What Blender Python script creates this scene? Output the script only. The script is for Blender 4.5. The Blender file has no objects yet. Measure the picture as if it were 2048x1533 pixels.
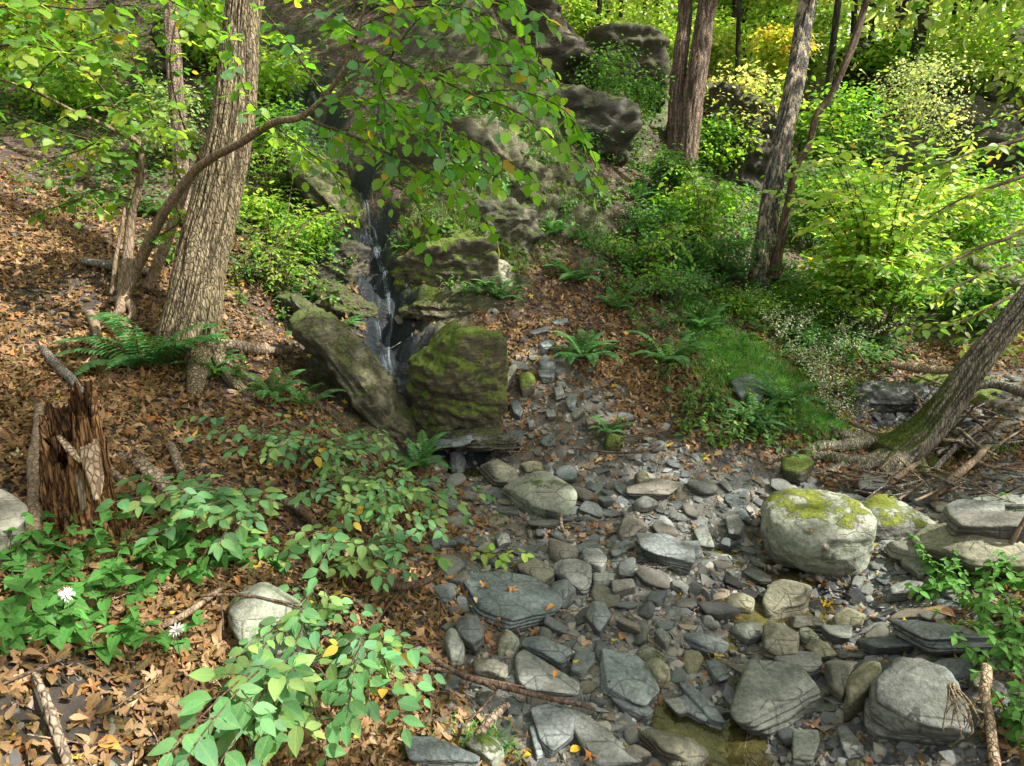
import bpy, bmesh, math, random
import numpy as np
from mathutils import Vector, Matrix

rnd = random.Random(7)
rng = np.random.default_rng(7)
sc = bpy.context.scene
COL = sc.collection

# ------------------------------------------------------------------ camera
FPX = 1334.0            # focal length in pixels of a 2048 px wide frame
PITCH = math.radians(15.0)
CAM = np.array([0.0, 0.0, 1.7])
FW = np.array([0, math.cos(PITCH), -math.sin(PITCH)])
UP = np.array([0, math.sin(PITCH), math.cos(PITCH)])
RT = np.array([1.0, 0, 0])

def ray(px, py):
    return FW + RT * ((px - 1024) / FPX) - UP * ((py - 766.5) / FPX)

def W(px, py, d):
    return CAM + ray(px, py) * d

def proj(P):
    v = np.asarray(P) - CAM
    d = v @ FW
    return 1024 + FPX * (v @ RT) / d, 766.5 - FPX * (v @ UP) / d, d

cam = bpy.data.cameras.new("camera")
cam.sensor_width = 36.0
cam.lens = 36.0 * FPX / 2048.0
cam.clip_start = 0.05
cam.clip_end = 1000
cam_o = bpy.data.objects.new("camera", cam)
COL.objects.link(cam_o)
cam_o.location = CAM
cam_o.rotation_euler = (math.pi / 2 - PITCH, 0, 0)
sc.camera = cam_o

# ------------------------------------------------------------------ noise
_pt = np.random.default_rng(11)
PERM = _pt.permutation(256)
PERM = np.concatenate([PERM, PERM])
VAL = _pt.random(256) * 2 - 1

def vnoise(P):
    P = np.asarray(P, float)
    I = np.floor(P).astype(int)
    f = P - I
    u = f * f * (3 - 2 * f)
    I &= 255
    x0, y0, z0 = I[..., 0], I[..., 1], I[..., 2]
    x1, y1, z1 = (x0 + 1) & 255, (y0 + 1) & 255, (z0 + 1) & 255
    def h(a, b, c):
        return VAL[PERM[PERM[PERM[a] + b] + c]]
    ux, uy, uz = u[..., 0], u[..., 1], u[..., 2]
    a = h(x0, y0, z0) * (1 - ux) + h(x1, y0, z0) * ux
    b = h(x0, y1, z0) * (1 - ux) + h(x1, y1, z0) * ux
    c = h(x0, y0, z1) * (1 - ux) + h(x1, y0, z1) * ux
    d = h(x0, y1, z1) * (1 - ux) + h(x1, y1, z1) * ux
    return (a * (1 - uy) + b * uy) * (1 - uz) + (c * (1 - uy) + d * uy) * uz

def fbm(P, oct=4, gain=0.5, lac=2.03):
    P = np.asarray(P, float)
    s = 0; a = 1.0; t = 0
    for k in range(oct):
        s = s + a * vnoise(P + 17.3 * k)
        t += a; a *= gain; P = P * lac
    return s / t

def smooth(a, b, x):
    t = np.clip((x - a) / (b - a), 0, 1)
    return t * t * (3 - 2 * t)

# ------------------------------------------------------------------ terrain height
CTRL = [  # pixel x, pixel y, depth
 (1300,1533,2.09),(1024,1533,2.05),(1700,1533,2.05),(1300,1300,2.62),(1100,1300,2.6),(1600,1300,2.6),(1350,1100,3.25),
 (1100,1100,3.2),(1700,1150,3.05),(1300,1000,3.72),(1100,960,4.0),(950,905,4.3),(1500,1000,3.7),(1700,1000,3.75),
 (900,1100,3.1),(850,1200,2.75),(850,1400,2.25),(800,1533,1.92),(500,1533,1.75),(200,1533,1.55),(0,1533,1.42),
 (450,1230,2.1),(650,1250,2.4),(200,1250,1.95),(0,1200,1.85),(0,1000,2.35),(150,1065,2.35),(300,1000,2.65),(0,700,3.5),
 (150,800,3.1),(350,850,3.2),(600,880,3.5),(600,1050,2.9),(760,950,3.7),(390,715,4.0),(530,700,4.25),(650,760,4.2),(600,600,5.1),
 (0,400,5.3),(0,200,7.4),(150,500,4.7),(250,600,4.3),(300,400,5.8),(300,200,7.7),(100,60,9.5),(450,450,5.4),(550,350,6.3),
 (500,200,7.4),(300,50,9.6),
 (800,790,4.6),(760,700,4.85),(780,640,5.2),(765,540,5.35),(740,450,5.7),(700,350,6.2),(620,220,7.1),(560,100,8.0),
 (850,630,5.1),(870,520,5.25),(900,420,5.6),(900,300,6.1),(1000,200,6.6),(900,60,7.4),(950,0,7.9),(1010,560,5.4),(1000,400,5.9),
 (1050,620,5.2),(1050,750,4.75),(1150,570,5.7),(1200,450,6.5),(1100,350,6.4),(1250,380,7.2),(1365,372,7.8),(1100,250,7.0),
 (1300,700,4.95),(1150,800,4.55),(1250,930,4.0),(1400,900,4.05),(1500,750,4.9),(1500,575,6.5),(1680,860,4.35),(1560,920,4.0),
 (1400,600,5.9),(1400,480,6.9),(1800,905,4.3),(1800,800,5.1),(1800,650,6.8),(1700,620,6.5),(2048,1100,2.95),(2048,1400,2.05),
 (2048,900,4.1),(2048,700,5.6),(2048,560,7.3),(1900,450,10.0),(2048,300,12.0),(2000,130,14.0),(1700,300,12.0),(1600,400,9.5),
 (1450,330,10.0),(1450,200,12.5),(1240,300,8.4),(1240,110,10.5),(1110,100,9.3),(1700,200,14.0),(1050,60,8.6)]
EXTRA = [(-9,0,2.6),(-9,6,5.5),(-5,-3,1.6),(0,-5,-.3),(5,-4,.4),(7,0,.9),(9,4,1.4),(12,9,2.6),(-12,12,7.5),(-6,16,7.0),(-20,20,10),
 (0,16,5.2),(5,18,5.0),(12,18,6.0),(20,18,8),(0,30,6.5),(15,30,7),(-15,30,9),(0,60,9),(40,60,10),(-40,60,12),(-60,0,8),(60,0,8),
 (0,120,14),(120,120,14),(-120,120,14),(0,-60,0),(0,300,20),(320,300,20),(-320,300,20)]
_cp = [W(a, b, d) for a, b, d in CTRL] + [np.array(e, float) for e in EXTRA]
_cp = np.array(_cp)
def _warp(xy):          # compress far distances so the spline stays calm
    r = np.sqrt((xy ** 2).sum(-1, keepdims=True)) + 1e-6
    return xy / r * 6 * np.log1p(r / 6)
def _phi(r2):
    return 0.5 * r2 * np.log(r2 + 1e-9)
_C = _warp(_cp[:, :2])
_n = len(_C)
_K = _phi(((_C[:, None] - _C[None]) ** 2).sum(-1)) + np.eye(_n) * 0.02
_Pm = np.concatenate([np.ones((_n, 1)), _C], 1)
_A = np.block([[_K, _Pm], [_Pm.T, np.zeros((3, 3))]])
_w = np.linalg.solve(_A, np.concatenate([_cp[:, 2], np.zeros(3)]))

def Hs(xy):
    xy = np.asarray(xy, float)
    sh = xy.shape[:-1]
    q = _warp(xy.reshape(-1, 2))
    out = np.empty(len(q))
    for s in range(0, len(q), 40000):
        c = q[s:s + 40000]
        r2 = ((c[:, None] - _C[None]) ** 2).sum(-1)
        out[s:s + 40000] = _phi(r2) @ _w[:_n] + _w[_n] + c @ _w[_n + 1:]
    return out.reshape(sh)

_T = np.concatenate([np.arange(.8, 8, .02), np.arange(8, 40, .1)])
def hit(px, py, fn, lift=0.0):
    r = ray(px, py)
    P = CAM[None] + r[None] * _T[:, None]
    g = P[:, 2] - fn(P[:, :2]) - lift
    k = np.argmax(g < 0)
    if g[k] >= 0:
        return W(px, py, 12.0)
    if k == 0:
        return P[0]
    a, b = g[k - 1], g[k]
    t = _T[k - 1] + (_T[k] - _T[k - 1]) * a / (a - b)
    return CAM + r * t

def blobs(spec):        # [(px, py, radius m, weight)] -> world xy blobs
    return [(hit(a, b, Hs)[:2], r, w) for a, b, r, w in spec]
def blobmask(bl, xy):
    m = np.zeros(xy.shape[:-1])
    for c, r, w in bl:
        m = np.maximum(m, w * np.exp(-(((xy - c) ** 2).sum(-1) / r ** 2) ** 1.5))
    return m

ROCK = blobs([(650,620,.45,1),(700,760,.35,1),(760,850,.3,1),(620,520,.4,1),(560,420,.35,.8),(850,560,.5,1),(950,480,.6,1),(900,380,.6,1),
 (1000,330,.7,1),(1100,300,.7,1),(850,250,.7,1),(1000,150,.8,1),(900,60,.9,1),(1150,400,.45,1),(780,640,.35,1),(740,480,.4,1),
 (680,330,.5,1),(600,200,.6,1),(560,80,.8,1),(400,80,1.,1),(1250,150,1.3,1),(1180,200,1.0,1),(1400,250,1.0,.8),(1470,330,1.0,.7),(1420,420,.5,.5),
 (1800,250,2.2,1),(1950,200,2.4,1),(2000,330,2.,1),(1700,280,1.6,1),(300,120,.8,.6)])
BED = blobs([(1300,1533,.7,1),(1100,1400,.5,1),(1600,1500,.8,1),(1300,1300,.7,1),(1700,1350,.7,1),(1100,1150,.6,1),(1400,1150,.7,1),(1700,1180,.7,1),
 (1100,1000,.6,1),(1300,1000,.6,1),(1550,1050,.7,1),(1850,1050,.7,1),(2000,1000,.8,.9),(950,930,.35,1),(1850,850,.6,.9),(1950,780,.6,.8),
 (1900,1300,.5,.8),(1150,830,.38,.85),(1100,740,.3,.75),(1210,790,.25,.5),(1060,800,.3,.7)])
WET = blobs([(800,790,.25,1),(840,850,.22,1),(760,700,.35,1),(780,640,.28,1),(765,540,.25,1),(740,450,.28,1),(700,350,.3,1),(640,240,.35,1),(600,160,.35,1),
 (930,905,.3,1),(870,890,.25,1),(1430,1490,.25,1),(1460,1190,.2,1),(1640,1200,.25,1),(1800,830,.4,.9),(1900,820,.4,.8),(1650,580,.1,0)])
MOSS = blobs([(840,530,.28,1),(820,450,.25,.9),(860,480,.3,.9),(930,470,.3,.8),(700,330,.3,.5),(650,650,.25,.4),(1000,480,.3,.6),(640,520,.25,.4),(1500,450,.5,.5)])
GRASS = blobs([(1450,720,.35,1),(1550,760,.35,1),(1600,820,.3,1),(1480,800,.3,1),(1420,680,.3,.9),(1350,560,.4,.6),(1400,620,.4,.7)])
SOIL = blobs([(80,1400,.35,1),(150,1500,.3,1),(60,620,.5,.8),(120,600,.5,.8),(100,700,.3,.7),(320,880,.25,.7),(640,700,.25,.6),(1300,640,.2,.5),(1250,900,.3,.6),
 (60,1000,.3,.6),(450,1000,.2,.6),(1500,960,.3,.6),(200,560,.3,.7)])
LIT = blobs([(1,1,.1,0)])

CHUTE = np.array([hit(a, b, Hs)[:2] for a, b in
 [(560,60),(600,160),(645,240),(690,340),(720,400),(745,470),(765,540),(780,640),(765,700),(790,780),(840,850),(880,890),(940,905)]])
def segdist(xy, poly):
    best = np.full(xy.shape[:-1], 1e9)
    for a, b in zip(poly[:-1], poly[1:]):
        ab = b - a
        t = np.clip(((xy - a) @ ab) / (ab @ ab), 0, 1)
        d = np.sqrt(((xy - a - t[..., None] * ab) ** 2).sum(-1))
        best = np.minimum(best, d)
    return best
POOLS = [(hit(a, b, Hs)[:2], r, dp) for a, b, r, dp in
 [(935,903,.26,.07),(1440,1495,.22,.04),(1500,1470,.14,.01),(1450,1185,.16,.035),(1620,1195,.26,.05),(1480,1260,.14,.03),(1400,1080,.16,.04),(1330,1420,.1,.03),
  (1530,1215,.14,.015),(1760,1200,.16,.04),(1420,1290,.1,.035),(1560,1090,.2,.04),(1390,1450,.14,.015),(1800,860,.5,.08),(1560,1520,.14,.01),(800,780,.1,.03),(770,690,.14,.03)]]

def terrace(z, xy, step):
    t = (z + 0.25 * xy[..., 0] + .12 * vnoise(np.stack([xy[..., 0] * 2, xy[..., 1] * 2, z * 0], -1))) / step
    k = np.floor(t); f = t - k
    s = smooth(.55, .98, f)
    return (k + s - t) * step

def H(xy):
    xy = np.asarray(xy, float)
    z = Hs(xy)
    o = np.zeros(xy.shape[:-1])
    r = blobmask(ROCK, xy); b = blobmask(BED, xy)
    P = np.stack([xy[..., 0], xy[..., 1], o], -1)
    z0 = z
    z = z + .05 * fbm(P * 1.7, 3) * (1 - .6 * b) + .015 * fbm(P * 9, 3)
    z = z + r * (terrace(z0, xy, .16) * .9 + terrace(z0, xy + 3.1, .45) * .5 + .16 * fbm(np.stack([P[..., 0] * 1.6, P[..., 1] * 1.6, z0 * 3], -1), 4)
                 + .05 * fbm(np.stack([P[..., 0] * 9, P[..., 1] * 9, z0 * 14], -1), 3)
             + .05 * np.floor(4 * fbm(np.stack([P[..., 0] * 4 + z0 * 2, P[..., 1] * 4, z0 * 9 + P[..., 0] * 2], -1), 3)) / 2)
    far = smooth(14, 30, xy[..., 1])
    z = z + far * 1.2 * fbm(P * .15, 3)
    cd = segdist(xy, CHUTE)
    z = z - .13 * np.exp(-(cd / .14) ** 2) + .035 * np.exp(-(cd / .22) ** 2) * np.floor(5 * fbm(np.stack([P[..., 0] * 5, z0 * 10, P[..., 1] * 5], -1), 3)) / 2.5
    for c, rr, dp in POOLS:
        z = z - dp * np.exp(-(((xy - c) ** 2).sum(-1)) / rr ** 2)
    return z

def G(px, py, lift=0.0):
    return hit(px, py, H, lift)

# ------------------------------------------------------------------ mesh and object helpers
def mesh_np(name, V, F, uv=None, col=None, smooth_=True, extra=None):
    me = bpy.data.meshes.new(name)
    V = np.asarray(V, np.float32)
    F = [np.asarray(f, np.int32) for f in (F if isinstance(F, list) else [F]) if len(f)]
    me.vertices.add(len(V)); me.vertices.foreach_set("co", V.ravel())
    loops = np.concatenate([f.ravel() for f in F])
    tot = np.concatenate([np.full(len(f), f.shape[1], np.int32) for f in F])
    st = np.concatenate([[0], np.cumsum(tot)[:-1]]).astype(np.int32)
    me.loops.add(len(loops)); me.loops.foreach_set("vertex_index", loops)
    me.polygons.add(len(tot)); me.polygons.foreach_set("loop_start", st); me.polygons.foreach_set("loop_total", tot)
    me.polygons.foreach_set("use_smooth", np.full(len(tot), smooth_, bool))
    me.update(calc_edges=True)
    if uv is not None:
        l = me.uv_layers.new(name="UVMap")
        l.data.foreach_set("uv", np.asarray(uv, np.float32)[loops].ravel())
    if col is not None:
        a = me.attributes.new("col", 'FLOAT_COLOR', 'POINT')
        c = np.asarray(col, np.float32)
        if c.shape[1] == 3:
            c = np.concatenate([c, np.ones((len(c), 1), np.float32)], 1)
        a.data.foreach_set("color", c.ravel())
    for k, v in (extra or {}).items():
        a = me.attributes.new(k, 'FLOAT', 'POINT')
        a.data.foreach_set("value", np.asarray(v, np.float32))
    return me

def put(name, me, mat=None, loc=(0, 0, 0), parent=None):
    o = bpy.data.objects.new(name, me)
    COL.objects.link(o)
    if mat is not None and me is not None and not me.materials:
        me.materials.append(mat)
    o.location = loc
    if parent is not None:
        o.parent = parent
    return o

USED = set()
def tag(o, label, cat, group=None, kind=None):
    if label:
        o["label"] = label
    if cat:
        o["category"] = cat
    if group:
        o["group"] = group
    if kind:
        o["kind"] = kind
    return o

def thing(name, loc, label, cat, group=None):
    o = bpy.data.objects.new(name, None)
    COL.objects.link(o)
    o.empty_display_size = .1
    o.location = loc
    return tag(o, label, cat, group)

def join(parts):
    """parts: list of (V, [F...], uv or None, col or None) -> one"""
    V = []; Fs = {}; U = []; C = []; n = 0
    for v, f, u, c in parts:
        V.append(v)
        for ff in (f if isinstance(f, list) else [f]):
            if len(ff):
                Fs.setdefault(ff.shape[1], []).append(np.asarray(ff) + n)
        U.append(u if u is not None else np.zeros((len(v), 2)))
        C.append(c if c is not None else np.ones((len(v), 3)))
        n += len(v)
    return np.concatenate(V), [np.concatenate(x) for x in Fs.values()], np.concatenate(U), np.concatenate(C)

def unit(v):
    v = np.asarray(v, float)
    return v / (np.linalg.norm(v, axis=-1, keepdims=True) + 1e-9)

def resample(P, R, step):
    P = np.asarray(P, float); R = np.asarray(R, float)
    # catmull-rom
    out = []; ro = []
    n = len(P)
    for i in range(n - 1):
        p0, p1, p2, p3 = P[max(i - 1, 0)], P[i], P[i + 1], P[min(i + 2, n - 1)]
        k = max(1, int(np.linalg.norm(p2 - p1) / step))
        for j in range(k):
            t = j / k
            out.append(.5 * ((2 * p1) + (-p0 + p2) * t + (2 * p0 - 5 * p1 + 4 * p2 - p3) * t * t + (-p0 + 3 * p1 - 3 * p2 + p3) * t ** 3))
            ro.append(R[i] * (1 - t) + R[i + 1] * t)
    out.append(P[-1]); ro.append(R[-1])
    return np.array(out), np.array(ro)

def tube(P, R, sides=8, step=.05, wob=0.0, seed=0, rough=0.0, closed=True, flat=None):
    P, R = resample(P, R, step)
    if wob:
        P = P + wob * np.stack([fbm(np.stack([P[:, 0] * 3 + seed, P[:, 1] * 3 + k * 9, P[:, 2] * 3], -1), 3) for k in range(3)], -1) * smooth(0, .15, np.linspace(0, 1, len(P)))[:, None]
    T = unit(np.gradient(P, axis=0))
    up = np.array([0, 0, 1.]) if abs(T[0, 2]) < .8 else np.array([1., 0, 0])
    N = np.zeros_like(P)
    n = unit(np.cross(T[0], up))
    for i in range(len(P)):
        n = unit(n - T[i] * (n @ T[i])); N[i] = n
    B = np.cross(T, N)
    a = np.linspace(0, 2 * np.pi, sides, endpoint=False)
    rr = np.ones((len(P), sides))
    if rough:
        ca, sa = np.cos(a), np.sin(a)
        q = np.stack([np.broadcast_to(ca * 1.5, rr.shape), np.broadcast_to(sa * 1.5, rr.shape), np.broadcast_to((np.arange(len(P)) * step * 5)[:, None], rr.shape)], -1) + seed
        rr = 1 + rough * fbm(q, 3)
    V = P[:, None] + (R[:, None] * rr)[..., None] * (N[:, None] * np.cos(a)[None, :, None] + B[:, None] * np.sin(a)[None, :, None] * (flat or 1))
    m = len(P)
    idx = np.arange(m * sides).reshape(m, sides)
    q = np.stack([idx[:-1], np.roll(idx[:-1], -1, 1), np.roll(idx[1:], -1, 1), idx[1:]], -1).reshape(-1, 4)
    V = V.reshape(-1, 3)
    L = np.concatenate([[0], np.cumsum(np.linalg.norm(np.diff(P, axis=0), axis=1))])
    uv = np.stack([np.tile(a / (2 * np.pi), m), np.repeat(L, sides)], -1)
    F = [q]
    if closed:
        V = np.concatenate([V, P[:1], P[-1:]])
        uv = np.concatenate([uv, [[0, 0], [0, L[-1]]]])
        c0, c1 = m * sides, m * sides + 1
        t0 = np.stack([np.full(sides, c0), np.roll(idx[0], -1), idx[0]], -1)
        t1 = np.stack([np.full(sides, c1), idx[-1], np.roll(idx[-1], -1)], -1)
        F += [np.concatenate([t0, t1])]
    return V, F, uv, None

# ------------------------------------------------------------------ leaves
def leaf_template(kind, rows=6):
    t = np.linspace(0, 1, rows)
    if kind == 'ovate':
        w = .31 * np.sin(np.pi * t ** .78) ** .9 * (1 - .2 * t); w[0] = .02; w[-1] = 0
    elif kind == 'round':
        w = .39 * np.sin(np.pi * t ** .9) ** .7; w = w * (1 + .10 * np.where(np.arange(rows) % 2, 1, -1)); w[0] = .03; w[-1] = .0
    elif kind == 'lance':
        w = .2 * np.sin(np.pi * t ** .8); w[0] = .01; w[-1] = 0
    elif kind == 'heart':
        w = .38 * np.sin(np.pi * (t * .85 + .15) ** .62) ** .9 * (1 - .25 * t); w[-1] = 0; w[0] = .22
    z = -.16 * t * t
    V = []
    for i in range(rows):
        yl = t[i] - (.10 if kind == 'heart' and i == 0 else 0)
        V += [(-w[i], yl, z[i] + .22 * w[i]), (0, t[i], z[i]), (w[i], yl, z[i] + .22 * w[i])]
    F = []
    for i in range(rows - 1):
        b = i * 3
        F += [(b, b + 1, b + 4, b + 3), (b + 1, b + 2, b + 5, b + 4)]
    V = np.array(V)
    uv = np.stack([V[:, 0] + .5, V[:, 1]], -1)
    return V, np.array(F), uv

def star_template(lobes=5, seed=0):      # dry lobed leaf, curled
    r = np.random.default_rng(seed)
    n = lobes * 4
    a = np.linspace(-math.pi * .92, math.pi * .92, n)
    rad = .36 + .16 * np.cos(a * lobes * .98) + .03 * r.standard_normal(n)
    rad[[0, -1]] *= .5
    V = [(0, 0, 0)] + [(rad[i] * math.sin(a[i]), rad[i] * math.cos(a[i]), 0) for i in range(n)]
    V = np.array(V)
    k = r.uniform(.5, 1.3)
    V[:, 2] = k * (V[:, 0] ** 2) * 1.3 + .5 * V[:, 1] ** 2 * r.uniform(-1, 1) + .05 * r.standard_normal(len(V))
    F = np.array([(0, i, i + 1) for i in range(1, n)] )
    uv = V[:, :2] + .5
    return V, F, uv

T_OV = leaf_template('ovate', 6); T_OV3 = leaf_template('ovate', 4)
T_RD = leaf_template('round', 9); T_RD4 = leaf_template('round', 5)
T_LN = leaf_template('lance', 5); T_HT = leaf_template('heart', 6)
T_ST = [star_template(5, s) for s in range(4)]

def stamp(T, P, Y, Z, S, col):
    """copies of template T: base points P, long axes Y, up normals Z, sizes S, colours col"""
    v, f, u = T
    P = np.asarray(P, float); n = len(P)
    Y = unit(Y); X = unit(np.cross(Y, Z)); Zz = np.cross(X, Y)
    S = np.broadcast_to(np.asarray(S, float), (n,)) if np.ndim(S) < 2 else S
    S = np.asarray(S)
    s3 = S[:, None, None] if S.ndim == 1 else S[:, None, :]
    L = v[None] * s3
    V = P[:, None] + L[..., :1] * X[:, None] + L[..., 1:2] * Y[:, None] + L[..., 2:3] * Zz[:, None]
    F = f[None] + (np.arange(n) * len(v))[:, None, None]
    return V.reshape(-1, 3), [F.reshape(-1, f.shape[1])], np.tile(u, (n, 1)), np.repeat(np.asarray(col, float), len(v), 0)

def jitter_col(base, n, amt=.15, hue=.0, r=rng):
    b = np.asarray(base, float)
    c = np.tile(b, (n, 1)) * (1 + amt * r.standard_normal((n, 1))).clip(.4, 1.8)
    if hue:
        c[:, 0] *= (1 + hue * r.standard_normal(n)).clip(.3, 2.5)
    return c.clip(.004, .95)
# ------------------------------------------------------------------ materials
class N:
    def __init__(s, name):
        s.m = bpy.data.materials.new(name); s.m.use_nodes = True
        s.t = s.m.node_tree; s.n = s.t.nodes; s.l = s.t.links
        s.n.clear()
        s.out = s.n.new("ShaderNodeOutputMaterial")
    def new(s, typ, **kw):
        n = s.n.new("ShaderNode" + typ)
        for k, v in kw.items():
            if k.startswith("i_"):
                n.inputs[k[2:].replace("_", " ")].default_value = v
            else:
                setattr(n, k, v)
        return n
    def link(s, a, b):
        s.l.new(a, b)
    def ramp(s, fac, stops, interp='LINEAR'):
        r = s.n.new("ShaderNodeValToRGB"); r.color_ramp.interpolation = interp
        e = r.color_ramp.elements
        while len(e) > 2: e.remove(e[-1])
        for i, (p, c) in enumerate(stops):
            if i < 2: x = e[i]; x.position = p
            else: x = e.new(p)
            x.color = (c[0], c[1], c[2], 1) if np.ndim(c) else (c, c, c, 1)
        s.link(fac, r.inputs[0]); return r.outputs[0]
    def mix(s, fac, a, b, mode='MIX'):
        m = s.n.new("ShaderNodeMix"); m.data_type = 'RGBA'; m.blend_type = mode
        for k, v in ((0, fac), (6, a), (7, b)):
            if hasattr(v, "is_linked"): s.link(v, m.inputs[k])
            elif k == 0: m.inputs[0].default_value = v
            else: m.inputs[k].default_value = (v[0], v[1], v[2], 1)
        return m.outputs[2]
    def math(s, op, a, b=None, c=None, clamp=False):
        m = s.n.new("ShaderNodeMath"); m.operation = op; m.use_clamp = clamp
        for k, v in enumerate((a, b, c)):
            if v is None: continue
            if hasattr(v, "is_linked"): s.link(v, m.inputs[k])
            else: m.inputs[k].default_value = v
        return m.outputs[0]
    def coord(s, kind='Object', scale=(1, 1, 1), rot=(0, 0, 0)):
        t = s.n.new("ShaderNodeTexCoord"); m = s.n.new("ShaderNodeMapping")
        m.inputs['Scale'].default_value = scale; m.inputs['Rotation'].default_value = rot
        s.link(t.outputs[kind], m.inputs[0]); return m.outputs[0]
    def geo(s, scale=(1, 1, 1), rot=(0, 0, 0)):
        t = s.n.new("ShaderNodeNewGeometry"); m = s.n.new("ShaderNodeMapping")
        m.inputs['Scale'].default_value = scale; m.inputs['Rotation'].default_value = rot
        s.link(t.outputs['Position'], m.inputs[0]); return m.outputs[0]
    def noise(s, vec, scale=5, detail=6, rough=.6, dist=0):
        n = s.new("TexNoise"); n.inputs['Scale'].default_value = scale; n.inputs['Detail'].default_value = detail
        n.inputs['Roughness'].default_value = rough; n.inputs['Distortion'].default_value = dist
        s.link(vec, n.inputs['Vector']); return n.outputs['Fac']
    def vor(s, vec, scale=5, feature='F1', out='Distance'):
        n = s.new("TexVoronoi"); n.feature = feature; n.inputs['Scale'].default_value = scale
        s.link(vec, n.inputs['Vector']); return n.outputs[out]
    def attr(s, name, out='Color'):
        n = s.new("Attribute"); n.attribute_name = name; return n.outputs[out]
    def bump(s, h, strength=.5, dist=.02, prev=None):
        b = s.new("Bump"); b.inputs['Strength'].default_value = strength; b.inputs['Distance'].default_value = dist
        s.link(h, b.inputs['Height'])
        if prev is not None: s.link(prev, b.inputs['Normal'])
        return b.outputs[0]
    def bsdf(s, color, rough=.8, spec=.3, normal=None, out=True):
        p = s.new("BsdfPrincipled")
        if hasattr(color, "is_linked"): s.link(color, p.inputs['Base Color'])
        else: p.inputs['Base Color'].default_value = (*color, 1)
        if hasattr(rough, "is_linked"): s.link(rough, p.inputs['Roughness'])
        else: p.inputs['Roughness'].default_value = rough
        if hasattr(spec, "is_linked"): s.link(spec, p.inputs['Specular IOR Level'])
        else: p.inputs['Specular IOR Level'].default_value = spec
        if normal is not None: s.link(normal, p.inputs['Normal'])
        if out: s.link(p.outputs[0], s.out.inputs[0])
        return p

def mat_leaf(name, trans=.45, rough=.42, spec=.35, tboost=(1.5, 1.5, .6), vein=.25):
    n = N(name)
    c = n.attr("col")
    uv = n.new("UVMap").outputs[0] if False else n.coord('UV')
    sx = n.new("SeparateXYZ"); n.link(uv, sx.inputs[0])
    ax = n.math('ABSOLUTE', n.math('SUBTRACT', sx.outputs[0], .5))
    mid = n.math('SUBTRACT', 1, n.math('MULTIPLY', ax, 28), clamp=True)
    ph = n.math('SUBTRACT', sx.outputs[1], n.math('MULTIPLY', ax, .8))
    w = n.math('SINE', n.math('MULTIPLY', ph, 50))
    side = n.math('MULTIPLY', n.math('SUBTRACT', w, .72, clamp=True), 1.4)
    v = n.math('MULTIPLY', n.math('MAXIMUM', mid, side), vein, clamp=True)
    spot = n.noise(n.coord('UV', (1, 1, 1)), 6, 3, .6)
    c1 = n.mix(n.math('MULTIPLY', n.math('SUBTRACT', spot, .38, clamp=True), 1.6), c, n.mix(.5, c, (.25, .3, .05)))
    c2 = n.mix(v, c1, n.mix(.6, c1, (.45, .6, .22)))
    nb = n.bump(n.math('SUBTRACT', spot, v), .35, .004)
    p = n.bsdf(c2, rough, spec, nb, out=False)
    tr = n.new("BsdfTranslucent")
    tc = n.mix(1.0, c1, tboost, 'MULTIPLY')
    n.link(tc, tr.inputs[0])
    mx = n.new("MixShader"); mx.inputs[0].default_value = trans
    n.link(p.outputs[0], mx.inputs[1]); n.link(tr.outputs[0], mx.inputs[2])
    n.link(mx.outputs[0], n.out.inputs[0])
    return n.m

M_LEAF = mat_leaf("leaf_green", .4, .58, .2)
M_LEAFY = mat_leaf("leaf_sunlit", .55, .45, .3, (1.8, 1.9, .9), .12)  # brighter leaf copy: transmitted tint raised so sunlit glow sits in the colour
M_FERN = mat_leaf("fern_green", .35, .5, .3, (1.3, 1.5, .5), .0)
M_DRY = mat_leaf("dry_leaf", .15, .75, .15, (1.3, 1.0, .6), .2)

def mat_grass(name):
    n = N(name)
    c = n.attr("col")
    p = n.bsdf(c, .55, .3, out=False)
    tr = n.new("BsdfTranslucent"); n.link(n.mix(1, c, (1.4, 1.5, .5), 'MULTIPLY'), tr.inputs[0])
    mx = n.new("MixShader"); mx.inputs[0].default_value = .4
    n.link(p.outputs[0], mx.inputs[1]); n.link(tr.outputs[0], mx.inputs[2]); n.link(mx.outputs[0], n.out.inputs[0])
    return n.m
M_GRASS = mat_grass("grass_blade")

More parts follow.
